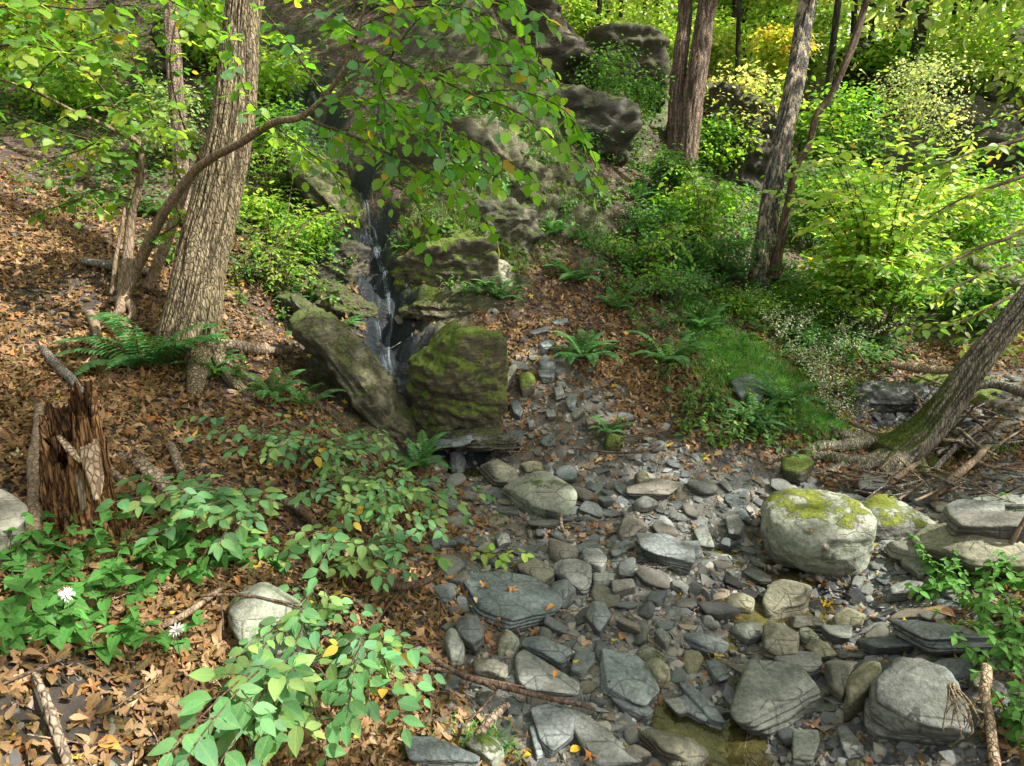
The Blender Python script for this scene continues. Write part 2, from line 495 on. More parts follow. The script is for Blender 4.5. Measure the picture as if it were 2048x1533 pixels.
def mat_bark(name, dark, light, furrow=7.0, bump=.9, moss=0.0, side=None, patch=None):
    n = N(name)
    g = n.coord('Object', (1, 1, .16))
    f1 = n.noise(g, furrow * 4, 8, .65, .6)
    f2 = n.noise(n.coord('Object', (1, 1, .35)), furrow * 1.2, 5, .6)
    cr = n.attr("cav", 'Fac')
    c = n.ramp(f1, [(.32, dark), (.55, [.5 * (a + b) for a, b in zip(dark, light)]), (.75, light)])
    wp = n.new("VectorMath"); wp.operation = 'ADD'; nn_ = n.new("TexNoise"); nn_.inputs['Scale'].default_value = 6; n.link(g, nn_.inputs['Vector'])
    sk = n.new("VectorMath"); sk.operation = 'SCALE'; sk.inputs['Scale'].default_value = .05; n.link(nn_.outputs['Color'], sk.inputs[0])
    n.link(n.coord('Object', (1, 1, .2)), wp.inputs[0]); n.link(sk.outputs[0], wp.inputs[1])
    pl = n.ramp(n.vor(wp.outputs[0], furrow * 4.5, 'DISTANCE_TO_EDGE'), [(.0, 0), (.16, 1)])
    c = n.mix(pl, n.mix(.72, c, [x * .3 for x in dark]), c)
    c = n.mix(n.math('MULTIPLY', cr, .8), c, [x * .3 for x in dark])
    if patch is not None:
        c = n.mix(n.ramp(f2, [(.5, 0), (.62, 1)]), c, patch)
    if moss:
        gm = n.new("NewGeometry"); sx = n.new("SeparateXYZ"); n.link(gm.outputs['Normal'], sx.inputs[0])
        ms = n.noise(n.geo(), 9, 6, .7)
        a = n.math('ADD', n.math('MULTIPLY', sx.outputs[2], .45), n.math('MULTIPLY', sx.outputs[0], -.35))
        a = n.math('ADD', n.math('ADD', a, ms), moss - 1.0)
        hz = n.attr("mossy", 'Fac')
        a = n.math('ADD', a, hz)
        mk = n.ramp(a, [(.35, 0), (.5, 1)])
        mc = n.ramp(n.noise(n.geo(), 60, 4, .7), [(.3, (.02, .035, .006)), (.7, (.09, .12, .02))])
        c = n.mix(mk, c, mc)
    nb = n.bump(n.math('ADD', n.math('MULTIPLY', pl, .6), n.math('ADD', f1, n.math('MULTIPLY', f2, .5))), bump, .012)
    n.bsdf(c, .9, .15, nb)
    return n.m

M_BARK_A = mat_bark("bark_furrowed", (.085, .068, .038), (.42, .345, .215), 13, 1.0)
M_BARK_B = mat_bark("bark_shaggy", (.09, .065, .05), (.46, .345, .25), 15, 1)
M_BARK_C = mat_bark("bark_grey", (.05, .05, .05), (.30, .275, .22), 13, .9, patch=(.42, .35, .24))
M_BARK_D = mat_bark("bark_mossy", (.09, .085, .06), (.42, .38, .28), 13, .9, moss=.42)
M_TWIG = mat_bark("twig_bark", (.06, .04, .028), (.2, .14, .10), 14, .4)
M_STEM = mat_bark("pale_stem", (.14, .10, .065), (.36, .28, .19), 12, .4)
M_STEMG = mat_bark("green_stem", (.05, .05, .02), (.14, .16, .06), 12, .3)
M_DEAD = mat_bark("dead_wood", (.13, .095, .065), (.46, .38, .28), 11, .8)
M_DEADG = mat_bark("grey_dead_wood", (.10, .09, .075), (.36, .33, .28), 11, .8)
M_ROT = mat_bark("rotten_wood", (.09, .042, .018), (.46, .26, .11), 12, 1.2)
M_SPLINT = mat_bark("splintered_wood", (.25, .17, .10), (.6, .48, .34), 14, .8)
M_DARKTR = mat_bark("far_bark", (.03, .03, .025), (.12, .10, .075), 5, .8)

def mat_stone(name, c0, c1, lichen=0.0, moss=0.0, wet=0.0, strata=0.3, rough=.78, mosscol=((.025, .05, .006), (.14, .20, .02))):
    n = N(name)
    oi = n.new("ObjectInfo")
    oc = n.coord('Object')
    big = n.noise(oc, 5, 4, .55)
    fine = n.noise(oc, 60, 6, .7)
    lay = n.noise(n.coord('Object', (3, 3, 17), (.12, .2, 0)), 3, 8, .7, 1.2)
    f = n.math('ADD', n.math('MULTIPLY', big, .45), n.math('MULTIPLY', fine, .55))
    c = n.ramp(f, [(.38, c0), (.62, c1)])
    rv = n.math('MULTIPLY_ADD', oi.outputs['Random'], .55, .72)
    hv = n.new("HueSaturation"); n.link(c, hv.inputs['Color']); n.link(rv, hv.inputs['Value'])
    sat = n.math('MULTIPLY_ADD', n.math('FRACT', n.math('MULTIPLY', oi.outputs['Random'], 7.3)), .7, .7)
    n.link(sat, hv.inputs['Saturation'])
    c = hv.outputs[0]
    tint = n.math('FRACT', n.math('MULTIPLY', oi.outputs['Random'], 13.7))
    c = n.mix(n.math('MULTIPLY', n.math('GREATER_THAN', tint, .88), .4), c, (.17, .13, .085))
    c = n.mix(n.math('MULTIPLY', n.ramp(lay, [(.5, 0), (.57, 1)]), strata), c, [x * .35 for x in c0])
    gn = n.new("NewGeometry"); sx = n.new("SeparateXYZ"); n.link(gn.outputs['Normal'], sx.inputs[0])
    # colour darkens as faces turn sideways and down
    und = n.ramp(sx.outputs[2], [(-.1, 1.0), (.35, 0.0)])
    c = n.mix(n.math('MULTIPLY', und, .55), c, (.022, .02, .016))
    if lichen:
        lm = n.ramp(n.noise(n.geo(), 7, 7, .7, .4), [(.5 - lichen * .1, 0), (.58 - lichen * .1, 1)])
        lc = n.ramp(n.noise(n.geo(), 70, 5, .8), [(.35, (.13, .155, .105)), (.65, (.33, .355, .28))])
        c = n.mix(n.math('MULTIPLY', lm, .85), c, lc)
    crk = n.ramp(n.vor(n.coord('Object', (1, 1, 2.2)), 7, 'DISTANCE_TO_EDGE'), [(.0, 0), (.035, 1)])
    crm = n.ramp(big, [(.48, 1), (.56, 0)])
    crk = n.math('MAXIMUM', crk, crm)
    c = n.mix(crk, n.mix(.6, c, (.015, .014, .012)), c)
    nb = n.bump(n.math('ADD', n.math('ADD', n.math('MULTIPLY', crk, .25), n.math('ADD', fine, n.math('MULTIPLY', big, .6))), n.math('MULTIPLY', lay, strata)), .8, .012)
    r = rough
    if moss:
        ms = n.noise(n.geo(), 6, 7, .7)
        a = n.math('ADD', n.math('MULTIPLY', sx.outputs[2], .3), ms)
        mk = n.ramp(a, [(.86 - moss * .3, 0), (.92 - moss * .3, 1)])
        mf = n.noise(n.geo(), 55, 5, .75)
        mc = n.ramp(mf, [(.32, mosscol[0]), (.68, mosscol[1])])
        c = n.mix(mk, c, mc)
        nb = n.bump(n.math('MULTIPLY', mk, n.math('ADD', mf, .6)), .8, .02, nb)
    if wet:
        r = rough - wet
    n.bsdf(c, r, .35, nb)
    return n.m

G0, G1 = (.095, .105, .095), (.27, .285, .25)
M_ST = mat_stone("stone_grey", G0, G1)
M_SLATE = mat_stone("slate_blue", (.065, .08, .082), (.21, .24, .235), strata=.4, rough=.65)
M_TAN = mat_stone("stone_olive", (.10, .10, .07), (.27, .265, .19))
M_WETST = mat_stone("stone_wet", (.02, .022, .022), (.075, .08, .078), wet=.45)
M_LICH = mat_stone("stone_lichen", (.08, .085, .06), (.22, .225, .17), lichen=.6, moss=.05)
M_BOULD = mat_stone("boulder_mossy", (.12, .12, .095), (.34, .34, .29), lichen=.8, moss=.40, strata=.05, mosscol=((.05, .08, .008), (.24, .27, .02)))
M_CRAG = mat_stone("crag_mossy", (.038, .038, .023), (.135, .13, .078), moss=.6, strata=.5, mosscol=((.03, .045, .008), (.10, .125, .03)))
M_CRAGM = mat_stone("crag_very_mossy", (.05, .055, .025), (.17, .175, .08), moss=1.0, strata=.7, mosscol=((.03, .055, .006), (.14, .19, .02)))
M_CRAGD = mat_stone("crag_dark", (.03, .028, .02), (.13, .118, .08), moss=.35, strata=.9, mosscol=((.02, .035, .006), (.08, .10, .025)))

def mat_terrain():
    n = N("ground_soil")
    z = n.attr("zone"); sz = n.new("SeparateColor"); n.link(z, sz.inputs[0])
    rock, bed, moss = sz.outputs[0], sz.outputs[1], sz.outputs[2]
    wet = n.attr("wet", 'Fac'); soil = n.attr("soil", 'Fac')
    g = n.geo()
    f1 = n.noise(g, 14, 8, .7); f2 = n.noise(g, 90, 5, .7)
    # leaf litter cells
    v = n.new("TexVoronoi"); v.inputs['Scale'].default_value = 42; v.inputs['Randomness'].default_value = 1
    wv = n.new("VectorMath"); wv.operation = 'ADD'
    nz = n.new("TexNoise"); nz.inputs['Scale'].default_value = 9; n.link(g, nz.inputs['Vector'])
    sc_ = n.new("VectorMath"); sc_.operation = 'SCALE'; sc_.inputs['Scale'].default_value = .12
    n.link(nz.outputs['Color'], sc_.inputs[0]); n.link(g, wv.inputs[0]); n.link(sc_.outputs[0], wv.inputs[1]); n.link(wv.outputs[0], v.inputs['Vector'])
    vs = n.new("SeparateColor"); n.link(v.outputs['Color'], vs.inputs[0])
    lit = n.ramp(vs.outputs[0], [(0, (.035, .022, .016)), (.4, (.085, .052, .036)), (.7, (.14, .09, .06)), (1, (.21, .15, .11))])
    lit = n.mix(n.ramp(v.outputs['Distance'], [(.25, 0), (.65, .8)]), lit, (.02, .013, .008))
    so = n.ramp(f1, [(.3, (.018, .015, .012)), (.7, (.06, .05, .04))])
    c = n.mix(n.math('MAXIMUM', soil, n.ramp(f1, [(.52, 0), (.62, .8)])), lit, so)
    bc = n.ramp(n.noise(g, 120, 4, .7), [(.3, (.05, .048, .04)), (.7, (.22, .215, .18))])
    c = n.mix(bed, c, bc)
    lay = n.noise(n.geo((2, 2, 11), (.12, .3, 0)), 2.6, 9, .72, 1.2)
    rc = n.ramp(n.math('ADD', n.math('MULTIPLY', lay, .6), n.math('MULTIPLY', n.noise(g, 9, 7, .65), .4)), [(.38, (.012, .012, .008)), (.48, (.06, .056, .032)), (.62, (.17, .16, .095))])
    rc = n.mix(n.ramp(n.noise(g, 2.2, 4, .6), [(.45, 0), (.65, .7)]), rc, n.mix(.5, rc, (.06, .09, .03)))
    rm = n.ramp(n.math('ADD', rock, n.math('MULTIPLY_ADD', f1, .5, -.25)), [(.42, 0), (.58, 1)])
    c = n.mix(rm, c, rc)
    mc = n.ramp(f2, [(.3, (.018, .035, .004)), (.7, (.12, .16, .015))])
    mm = n.ramp(n.math('ADD', moss, n.math('MULTIPLY_ADD', f1, 1.2, -.6)), [(.45, 0), (.6, 1)])
    c = n.mix(mm, c, mc)
    wm = n.ramp(n.math('ADD', wet, n.math('MULTIPLY_ADD', f1, .5, -.25)), [(.3, 0), (.6, 1)])
    c = n.mix(wm, c, n.mix(.93, c, (.008, .014, .022)))
    rg = n.mix(wm, (.85, .85, .85), (.3, .3, .3))
    h = n.math('ADD', n.math('ADD', n.math('MULTIPLY', lay, rm), n.math('MULTIPLY', f2, .4)), n.math('MULTIPLY', f1, .7))
    nb = n.bump(h, .8, .03)
    n.bsdf(c, rg, n.math('MULTIPLY_ADD', wm, -.1, .4), nb)
    return n.m
M_TERR = mat_terrain()

def mat_water(name="stream_water"):
    n = N(name)
    nb = n.bump(n.noise(n.geo((1, .6, 1)), 14, 4, .6, .5), .25, .02)
    g = n.new("BsdfGlossy"); g.inputs['Roughness'].default_value = .04; n.link(nb, g.inputs['Normal'])
    t = n.new("BsdfTransparent"); t.inputs[0].default_value = (.62, .58, .42, 1)
    fr = n.new("Fresnel"); fr.inputs[0].default_value = 1.33; n.link(nb, fr.inputs['Normal'])
    m = n.new("MixShader"); n.link(n.math('MULTIPLY_ADD', fr.outputs[0], 1.0, .03, clamp=True), m.inputs[0])
    df = n.new('BsdfDiffuse'); df.inputs[0].default_value = (.30, .27, .09, 1)  # yellow olive of mirrored foliage and algae put into the water colour
    m0 = n.new('MixShader'); n.link(n.ramp(n.noise(n.geo(), 5, 4, .6), [(.4, .04), (.7, .26)]), m0.inputs[0]); n.link(t.outputs[0], m0.inputs[1]); n.link(df.outputs[0], m0.inputs[2])
    n.link(m0.outputs[0], m.inputs[1]); n.link(g.outputs[0], m.inputs[2]); n.link(m.outputs[0], n.out.inputs[0])
    return n.m
M_WATER = mat_water()

def mat_fall():
    n = N("falling_water")
    uv = n.coord('UV', (14, .9, 1))
    f = n.noise(uv, 2.2, 5, .65, .3)
    a = n.ramp(f, [(.49, 0.0), (.72, .5)])
    d = n.bsdf((.5, .6, .68), .15, .6, n.bump(f, .6, .02), out=False)
    t = n.new("BsdfTransparent")
    m = n.new("MixShader"); n.link(a, m.inputs[0]); n.link(t.outputs[0], m.inputs[1]); n.link(d.outputs[0], m.inputs[2]); n.link(m.outputs[0], n.out.inputs[0])
    return n.m
M_FALL = mat_fall()

def mat_plain(name, c, rough=.6, trans=0):
    n = N(name)
    p = n.bsdf(n.mix(n.noise(n.coord('Object'), 40, 4, .6), c, [x * .75 for x in c]), rough, .3)
    return n.m
M_PETAL = mat_plain("white_petal", (.85, .86, .82))
# ------------------------------------------------------------------ ground sheet
ys = np.concatenate([np.linspace(-60, -6, 8, endpoint=False), np.linspace(-6, .7, 45, endpoint=False),
                     np.exp(np.linspace(math.log(.7 + 1.2), math.log(16 + 1.2), 470)) - 1.2,
                     np.exp(np.linspace(math.log(16.3), math.log(330), 90))])
us = np.linspace(-1, 1, 621)
us = us * (1 - .25) + .25 * us ** 3
Yg, Ug = np.meshgrid(ys, us, indexing='ij')
half = 5.5 + np.clip(Yg, 0, None) * 1.0 + np.clip(Yg - 16, 0, None) * .6 + np.clip(-Yg - 6, 0, None) * 1.2
XY = np.stack([Ug * half, Yg], -1)
Zg = H(XY)
V = np.concatenate([XY, Zg[..., None]], -1).reshape(-1, 3)
nr, ncs = Yg.shape
idx = np.arange(nr * ncs).reshape(nr, ncs)
Fq = np.stack([idx[:-1, :-1], idx[:-1, 1:], idx[1:, 1:], idx[1:, :-1]], -1).reshape(-1, 4)
# steep faces read as rock
gz = np.hypot(np.gradient(Zg, axis=1) / np.gradient(XY[..., 0], axis=1), np.gradient(Zg, axis=0) / np.gradient(Yg, axis=0))
rk = blobmask(ROCK, XY)
rk = np.clip(rk * (.55 + .6 * smooth(.5, 1.6, gz)), 0, 1)
zone = np.stack([rk, blobmask(BED, XY), np.maximum(blobmask(MOSS, XY), .0), np.ones_like(rk)], -1).reshape(-1, 4)
me = mesh_np("ground", V, Fq, col=None, extra={"wet": blobmask(WET, XY).ravel(), "soil": blobmask(SOIL, XY).ravel()})
a = me.attributes.new("zone", 'FLOAT_COLOR', 'POINT'); a.data.foreach_set("color", zone.astype(np.float32).ravel())
o = put("ground", me, M_TERR); tag(o, None, None, kind="structure")
# ------------------------------------------------------------------ rocks
_ico = {}
def ico(s):
    if s not in _ico:
        bm = bmesh.new(); bmesh.ops.create_icosphere(bm, subdivisions=s, radius=1)
        bm.verts.ensure_lookup_table()
        _ico[s] = (np.array([v.co[:] for v in bm.verts]), np.array([[v.index for v in f.verts] for f in bm.faces])); bm.free()
    return _ico[s]

def poly_rock(planes, dist, sub, p, ext, seed, noise=.03, strata=0.0, lump=0.0):
    """convex rock from half spaces in unit space, stretched to ext (3)"""
    D, F = ico(sub)
    ext = np.asarray(ext, float)
    q = np.clip(D @ planes.T / dist, 0, None)
    r = ((q ** p).sum(1) + 1e-12) ** (-1 / p)
    s3 = np.array([seed * 3.7, seed * 1.3, seed * .7])
    V = D * r[:, None]
    if lump:
        V *= (1 + lump * fbm(V * 1.6 + s3, 3))[:, None]
    V = V * ext
    m = ext.max()
    strata = strata * .55
    if strata:
        side = 1 - np.abs(D[:, 2]) ** 3
        zz = V[:, 2] / ext[2] * 3.2 + .5 * vnoise(V * 2 / m + s3)
        st = vnoise(np.stack([zz * 2.2, zz * 0 + seed, V[:, 0] * .8 / m], -1))
        V[:, :2] *= (1 + strata * side * np.sign(st) * np.abs(st) ** .5)[:, None]
    # short ridges and chips
    rg = 1 - np.abs(fbm(V / m * 5 + s3 + 7, 3)) * 3
    if noise > .04:
        bq = np.stack([V[:, 0] * 2.2 + V[:, 2] * .5, V[:, 1] * 2.2, V[:, 2] * 5.5 + V[:, 0] * .6], -1) / m + s3 + 3
        fl = fbm(bq, 3) * 5; rg = rg + 2.6 * (np.floor(fl) + smooth(.75, 1, fl - np.floor(fl))) / 5
    nn = noise * m * (fbm(V / m * 4 + s3, 4) + .5 * fbm(V / m * 14 + s3, 3) + .35 * (rg if noise > .04 else 0))
    V = V + unit(D / ext) * nn[:, None]
    return V, [F], None, None

def rand_rock(seed, kind, sub=4):
    r = np.random.default_rng(seed)
    n = 11
    P = unit(r.standard_normal((n, 3))); d = r.uniform(.72, 1.0, n)
    P = np.concatenate([P, np.eye(3), -np.eye(3)]); d = np.concatenate([d, r.uniform(.85, 1.05, 6)])
    if kind == 'slab':
        ext = (1, r.uniform(.6, .85), r.uniform(.13, .22)); p, nz, st = 26, .03, .06
        P[:n, 2] *= .25; P = unit(P); P[2::1]
    elif kind == 'round':
        ext = (1, r.uniform(.68, .9), r.uniform(.42, .62)); p, nz, st = 7, .02, 0
    else:
        ext = (1, r.uniform(.6, .85), r.uniform(.4, .6)); p, nz, st = 18, .035, .03
    return poly_rock(P, d, sub, p, ext, seed, nz, st)

def orient(o, yaw, tx=0., ty=0.):
    o.rotation_euler = (tx, ty, yaw)

HERO = []          # (name, xy, radius, object) landmarks
def slope_at(xy, e=.08):
    x, y = xy
    h = H(np.array([[x + e, y], [x - e, y], [x, y + e], [x, y - e]]))
    return (h[0] - h[1]) / (2 * e), (h[2] - h[3]) / (2 * e)

def slab(out, thick, label, mat, short=None, tilt=(0, 0), lift=.45, cat="stone", name="stone", sub=5, strata=.05, p=26, noise=.022, seed=None, dome=1.0, follow=.7):
    """a stone whose seen outline is given in photograph pixels; it lies on the ground at its centre"""
    out = np.array(out, float)
    seed = seed if seed is not None else int(out.sum()) % 997
    c = out.mean(0)
    base = G(c[0], out[:, 1].max() * .35 + c[1] * .65)
    gx, gy = slope_at(base[:2], .15)
    gx = float(np.clip(gx * follow + tilt[0], -.9, .9)); gy = float(np.clip(gy * follow + tilt[1], -.9, .9))
    z0 = base[2] + thick * lift
    W_ = []
    for (a, b) in out:      # meet the (tilted) mid plane of the slab
        r = ray(a, b)
        # z = z0 + gx*(x-bx) + gy*(y-by)
        den = r[2] - gx * r[0] - gy * r[1]
        t = (z0 - CAM[2] + gx * (CAM[0] - base[0]) + gy * (CAM[1] - base[1])) / den
        W_.append((CAM + r * t)[:2])
    W_ = np.array(W_)
    cc = .5 * (W_.max(0) + W_.min(0))
    # trim for the visible side face
    W_ = W_ - cc
    ext = np.array([max(.02, (W_[:, 0].max() - W_[:, 0].min()) / 2), max(.02, (W_[:, 1].max() - W_[:, 1].min()) / 2), thick / 2])
    ext[2] = min(ext[2], .62 * min(ext[0], ext[1])) if dome >= 1 else ext[2]
    U = W_ / ext[:2]
    ar = 0.5 * np.sum(U[:, 0] * np.roll(U[:, 1], -1) - U[:, 1] * np.roll(U[:, 0], -1))
    if ar < 0: U = U[::-1]
    E = np.roll(U, -1, 0) - U
    Nn = unit(np.stack([E[:, 1], -E[:, 0]], -1)); dd = np.clip((Nn * U).sum(1), .12, 3)
    r = np.random.default_rng(seed)
    PL = [(*n, r.uniform(-.25, .15)) for n in Nn]; DL = list(dd)
    PL += [(r.uniform(-.1, .1), r.uniform(-.1, .1), 1), (r.uniform(-.1, .1), r.uniform(-.1, .1), -1)]; DL += [1, 1]
    if dome < 1:
        for k in range(7):
            a = r.uniform(0, 6.28); PL.append((.75 * math.cos(a), .75 * math.sin(a), r.uniform(.5, .9))); DL.append(dome * r.uniform(.85, 1.1))
    V, F, u, col = poly_rock(np.array(PL), np.array(DL), sub, p, ext, seed, noise, strata)
    V[:, 2] += V[:, 0] * gx + V[:, 1] * gy
    zc = z0 + gx * (cc[0] - base[0]) + gy * (cc[1] - base[1])
    o = put(name, mesh_np(name, V, F), mat, (cc[0], cc[1], zc))
    tag(o, label, cat)
    HERO.append((short or label, cc, float(ext[:2].max()), o))
    return o

def p8(*pts): return [(680 + a * .3418, 1010 + b * .3418) for a, b in pts]
def p9(*pts): return [(1348 + a * .3418, 1010 + b * .3418) for a, b in pts]
def p5(*pts): return [(680 + a * .3418, 500 + b * .3418) for a, b in pts]

S = slab
S(p9((415,960),(600,975),(760,1010),(862,1130),(500,1320),(400,1310),(340,1220),(345,1130)), .10, "broad pale grey slab lying at the lower edge of the stream, front right", M_ST, "the broad pale slab", p=30)
S(p9((570,910),(700,880),(860,900),(880,960),(830,1000),(700,1012),(620,980)), .06, "smooth oval grey stone resting against the far edge of the broad pale slab", M_ST, p=10, sub=4)
S(p9((520,710),(690,695),(735,800),(720,865),(620,875),(525,850)), .12, "squarish olive stone block standing beside the small water channel", M_TAN, "the squarish olive block", lift=.5, dome=.9)
S(p9((515,540),(590,450),(800,430),(815,480),(760,580),(560,620),(515,590)), .14, "large tan wedge shaped stone in front of the mossy boulder", M_TAN, "the tan wedge stone", dome=.8, p=14)
S(p9((300,540),(350,515),(440,525),(475,560),(470,620),(310,600)), .10, "rounded olive cobble left of the tan wedge stone", M_TAN, dome=.8, p=9, sub=4)
S(p9((335,690),(450,690),(520,720),(515,780),(420,790),(345,740)), .08, "pale egg shaped cobble touching the squarish olive block", M_ST, dome=.8, p=8, sub=4)
S(p9((40,730),(120,750),(320,830),(310,870),(200,850),(50,790)), .06, "long narrow grey stone slanting towards the shallow channel", M_SLATE, dome=.85, p=12, sub=4)
S(p9((1150,1080),(1250,1010),(1400,1010),(1560,1075),(1640,1200),(1680,1380),(1300,1330),(1150,1230)), .13, "biggest cracked grey slab at the bottom right corner, layered along its front edge", M_ST, "the big cracked slab", strata=.12, lift=.8, p=34, tilt=(0,.3))
S(p9((1000,1050),(1100,930),(1290,950),(1300,1010),(1150,1100),(1140,1240),(1010,1180)), .2, "rounded grey boulder wedged behind the biggest cracked slab", M_TAN, dome=.75, p=10)
S(p9((880,900),(950,890),(1070,970),(990,1100),(940,1060)), .12, "upright grey wedge between the broad pale slab and a rounded boulder", M_TAN, dome=.7, p=16)
S(p9((1370,190),(1480,130),(1760,160),(2060,235),(2060,350),(1750,355),(1500,265)), .17, "long thick grey slab at the right edge, below two thinner ones", M_TAN, "the long thick slab", p=14, dome=.85, lift=.7)
S(p9((1590,105),(1750,95),(2060,110),(2060,185),(1850,180),(1650,160)), .1, "dark flat slab stacked on the long thick slab at the right edge", M_SLATE, p=26, lift=1.6)
S(p9((1560,45),(1620,15),(1920,30),(1925,80),(1800,95),(1590,95)), .09, "topmost slab of the stack at the right edge", M_ST, lift=1.5, p=16)
S(p9((1735,0),(1900,-20),(2060,-25),(2060,30),(1800,40)), .07, "pale flat ledge stone behind the slab stack at the right edge", M_ST, lift=1.0)
S(p9((1240,230),(1450,240),(1590,330),(1440,315),(1280,280)), .06, "thin pointed slab propped in front of the long thick slab", M_TAN, lift=1.0, p=20, sub=4)
S(p9((1325,300),(1380,300),(1500,390),(1440,430),(1330,345)), .09, "brown mossy cobble under the thin pointed slab", M_LICH, p=8, sub=4)
S(p9((1250,510),(1370,470),(1460,480),(1440,530),(1260,545)), .05, "flat grey slab by the water right of the mossy boulder", M_ST, sub=4)
S(p9((680,650),(800,650),(880,690),(900,712),(700,712)), .06, "low angular stone just right of the squarish olive block", M_TAN, sub=4, dome=.8)
S(p9((930,655),(1080,600),(1130,650),(1090,700),(960,730)), .08, "tan wedge leaning on pebbles below the mossy boulder", M_TAN, sub=4, dome=.75, p=18)
S(p9((1060,820),(1230,795),(1410,800),(1400,850),(1180,862)), .05, "flat grey slate beneath the split dark plank of slate on the right", M_SLATE, sub=4)
S(p9((1260,690),(1470,750),(1890,790),(1870,825),(1480,835),(1290,735)), .07, "long splintered dark plank of slate among the right bank plants", M_SLATE, "the dark slate plank", strata=.14, lift=.9)
S(p9((860,740),(1030,738),(1020,800),(960,802),(900,780)), .05, "triangular grey stone between leaves and the flat slate", M_ST, sub=4)
S(p9((690,1370),(820,1365),(835,1450),(800,1540),(690,1540)), .06, "flat pale slab at the bottom edge beside the yellow lit pool", M_ST)
S(p9((960,1320),(1010,1315),(1120,1450),(1000,1470)), .05, "narrow flat stone below the big dark gap at the bottom edge", M_ST, sub=4)
S(p9((30,1050),(60,1045),(180,1150),(290,1310),(200,1285),(60,1130)), .05, "dark pointed slate splinter lying in the front channel", M_SLATE, "the dark slate splinter", p=30, strata=.1)
S(p9((0,1150),(60,1130),(190,1270),(160,1290),(20,1200)), .045, "long thin slate beside the dark pointed splinter", M_SLATE, sub=4)
S(p9((-60,1370),(80,1370),(200,1420),(212,1490),(150,1540),(-40,1540)), .1, "smooth rounded slab at the bottom edge left of the pool", M_TAN, dome=.85, p=10)
S(p9((760,830),(830,795),(900,810),(960,880),(830,895)), .07, "tan brown stone between the block and dry orange leaves", M_TAN, sub=4, dome=.8)
S(p9((190,930),(260,935),(310,1030),(250,1045),(205,985)), .04, "oval slate leaning at the head of the slate splinter", M_SLATE, sub=4, p=12)
S(p9((730,740),(790,735),(855,800),(800,815),(735,790)), .05, "bluish white speckled pebble right of the squarish olive block", M_LICH, sub=4, p=7)
S(p9((1290,935),(1400,950),(1410,985),(1320,980)), .04, "short reddish stone lying on the top edge of the cracked slab", M_TAN, sub=4, p=9)
S(p9((0,250),(140,250),(160,330),(40,375),(-60,330)), .07, "flat dark green slab end left of the wet gravel", M_SLATE, sub=4)
S(p9((110,170),(180,140),(230,270),(150,255)), .06, "leaning pointed stone at the wet gap near the mossy boulder", M_ST, sub=4, p=18, tilt=(0,.3))
S(p9((300,90),(370,75),(415,150),(390,190),(320,185)), .05, "flat pentagon shaped stone left of the mossy boulder", M_ST, sub=4)
S(p9((1720,1010),(1800,990),(1830,1080),(1750,1090)), .05, "small block half under the right bank plants", M_TAN, sub=4)
# panel 8
S(p8((705,450),(850,430),(1060,450),(1200,520),(1270,600),(1250,650),(870,755),(800,640),(710,600)), .07, "big flat blue grey slab covered with dry leaves, centre foreground", M_SLATE, "the leaf covered slab", p=30, strata=.07)
S(p8((665,690),(760,635),(850,690),(845,780),(780,830),(690,770)), .12, "dark rounded stone leaning on the left corner of the leaf covered slab", M_SLATE, dome=.75, p=12)
S(p8((600,800),(680,758),(735,810),(730,890),(650,900)), .10, "round grey stone at the edge of the leaf litter, below a darker one", M_ST, dome=.8, p=10, sub=4)
S(p8((920,780),(980,745),(1050,760),(1052,810),(920,842)), .09, "small pale knobbly cobble below the leaf covered slab", M_LICH, dome=.8, p=8, sub=4)
S(p8((1050,780),(1180,768),(1330,870),(1345,920),(1290,945),(1060,830)), .09, "long smooth dark grey cobble above the sunlit flat slab", M_SLATE, "the long dark cobble", p=10, dome=.85)
S(p8((1020,940),(1110,870),(1250,960),(1370,1090),(1362,1140),(1100,1112),(1030,1030)), .05, "flat pale slab with a sun patch, crossed by the long forked branch", M_ST, "the sun dappled slab", p=26)
S(p8((1540,870),(1700,900),(1800,990),(1852,1110),(1790,1180),(1640,1150),(1540,1090),(1520,950)), .05, "broad flat oval slab right of the sun dappled one", M_SLATE, "the broad oval slab", p=26)
S(p8((1370,880),(1480,880),(1482,950),(1410,1015),(1340,980)), .035, "small flat slate between the sun dappled and the oval slab", M_SLATE, sub=4)
S(p8((1230,450),(1290,430),(1390,490),(1300,582),(1235,530)), .10, "dark rounded heart shaped cobble right of the leaf covered slab", M_SLATE, dome=.75, p=10, sub=4)
S(p8((1445,575),(1550,558),(1592,650),(1520,755),(1440,670)), .09, "dark angular stone with a pointed foot right of the twig", M_SLATE, dome=.85, p=18, sub=4)
S(p8((1215,230),(1390,240),(1402,300),(1290,322),(1220,280)), .08, "smooth grey slab cobble above the two long ovals", M_ST, dome=.85, p=10, sub=4)
S(p8((1230,345),(1350,320),(1475,400),(1472,480),(1390,487),(1240,400)), .10, "large smooth oval cobble in the centre of the stream bed", M_ST, "the large oval cobble", dome=.85, p=10)
S(p8((1030,320),(1120,298),(1250,390),(1258,430),(1180,457),(1040,380)), .10, "olive angular cobble touching the large oval cobble", M_TAN, dome=.8, p=15, sub=4)
S(p8((1420,280),(1500,290),(1560,360),(1530,407),(1430,360)), .07, "flattened grey stone behind the large oval cobble", M_ST, p=12, sub=4)
S(p8((1615,175),(1680,72),(1800,90),(1812,130),(1700,185)), .09, "pointed grey stone shaped like a tent in the middle of the bed", M_ST, "the tent shaped stone", dome=.75, p=18, sub=4)
S(p8((1750,220),(1900,222),(2060,285),(2060,375),(1900,342),(1780,290)), .09, "long dark green slab below the tent shaped stone", M_SLATE, "the long dark green slab", p=22)
S(p8((1590,470),(1720,460),(1732,500),(1600,532)), .05, "flat oblong stone right of the heart shaped cobble", M_SLATE, sub=4)
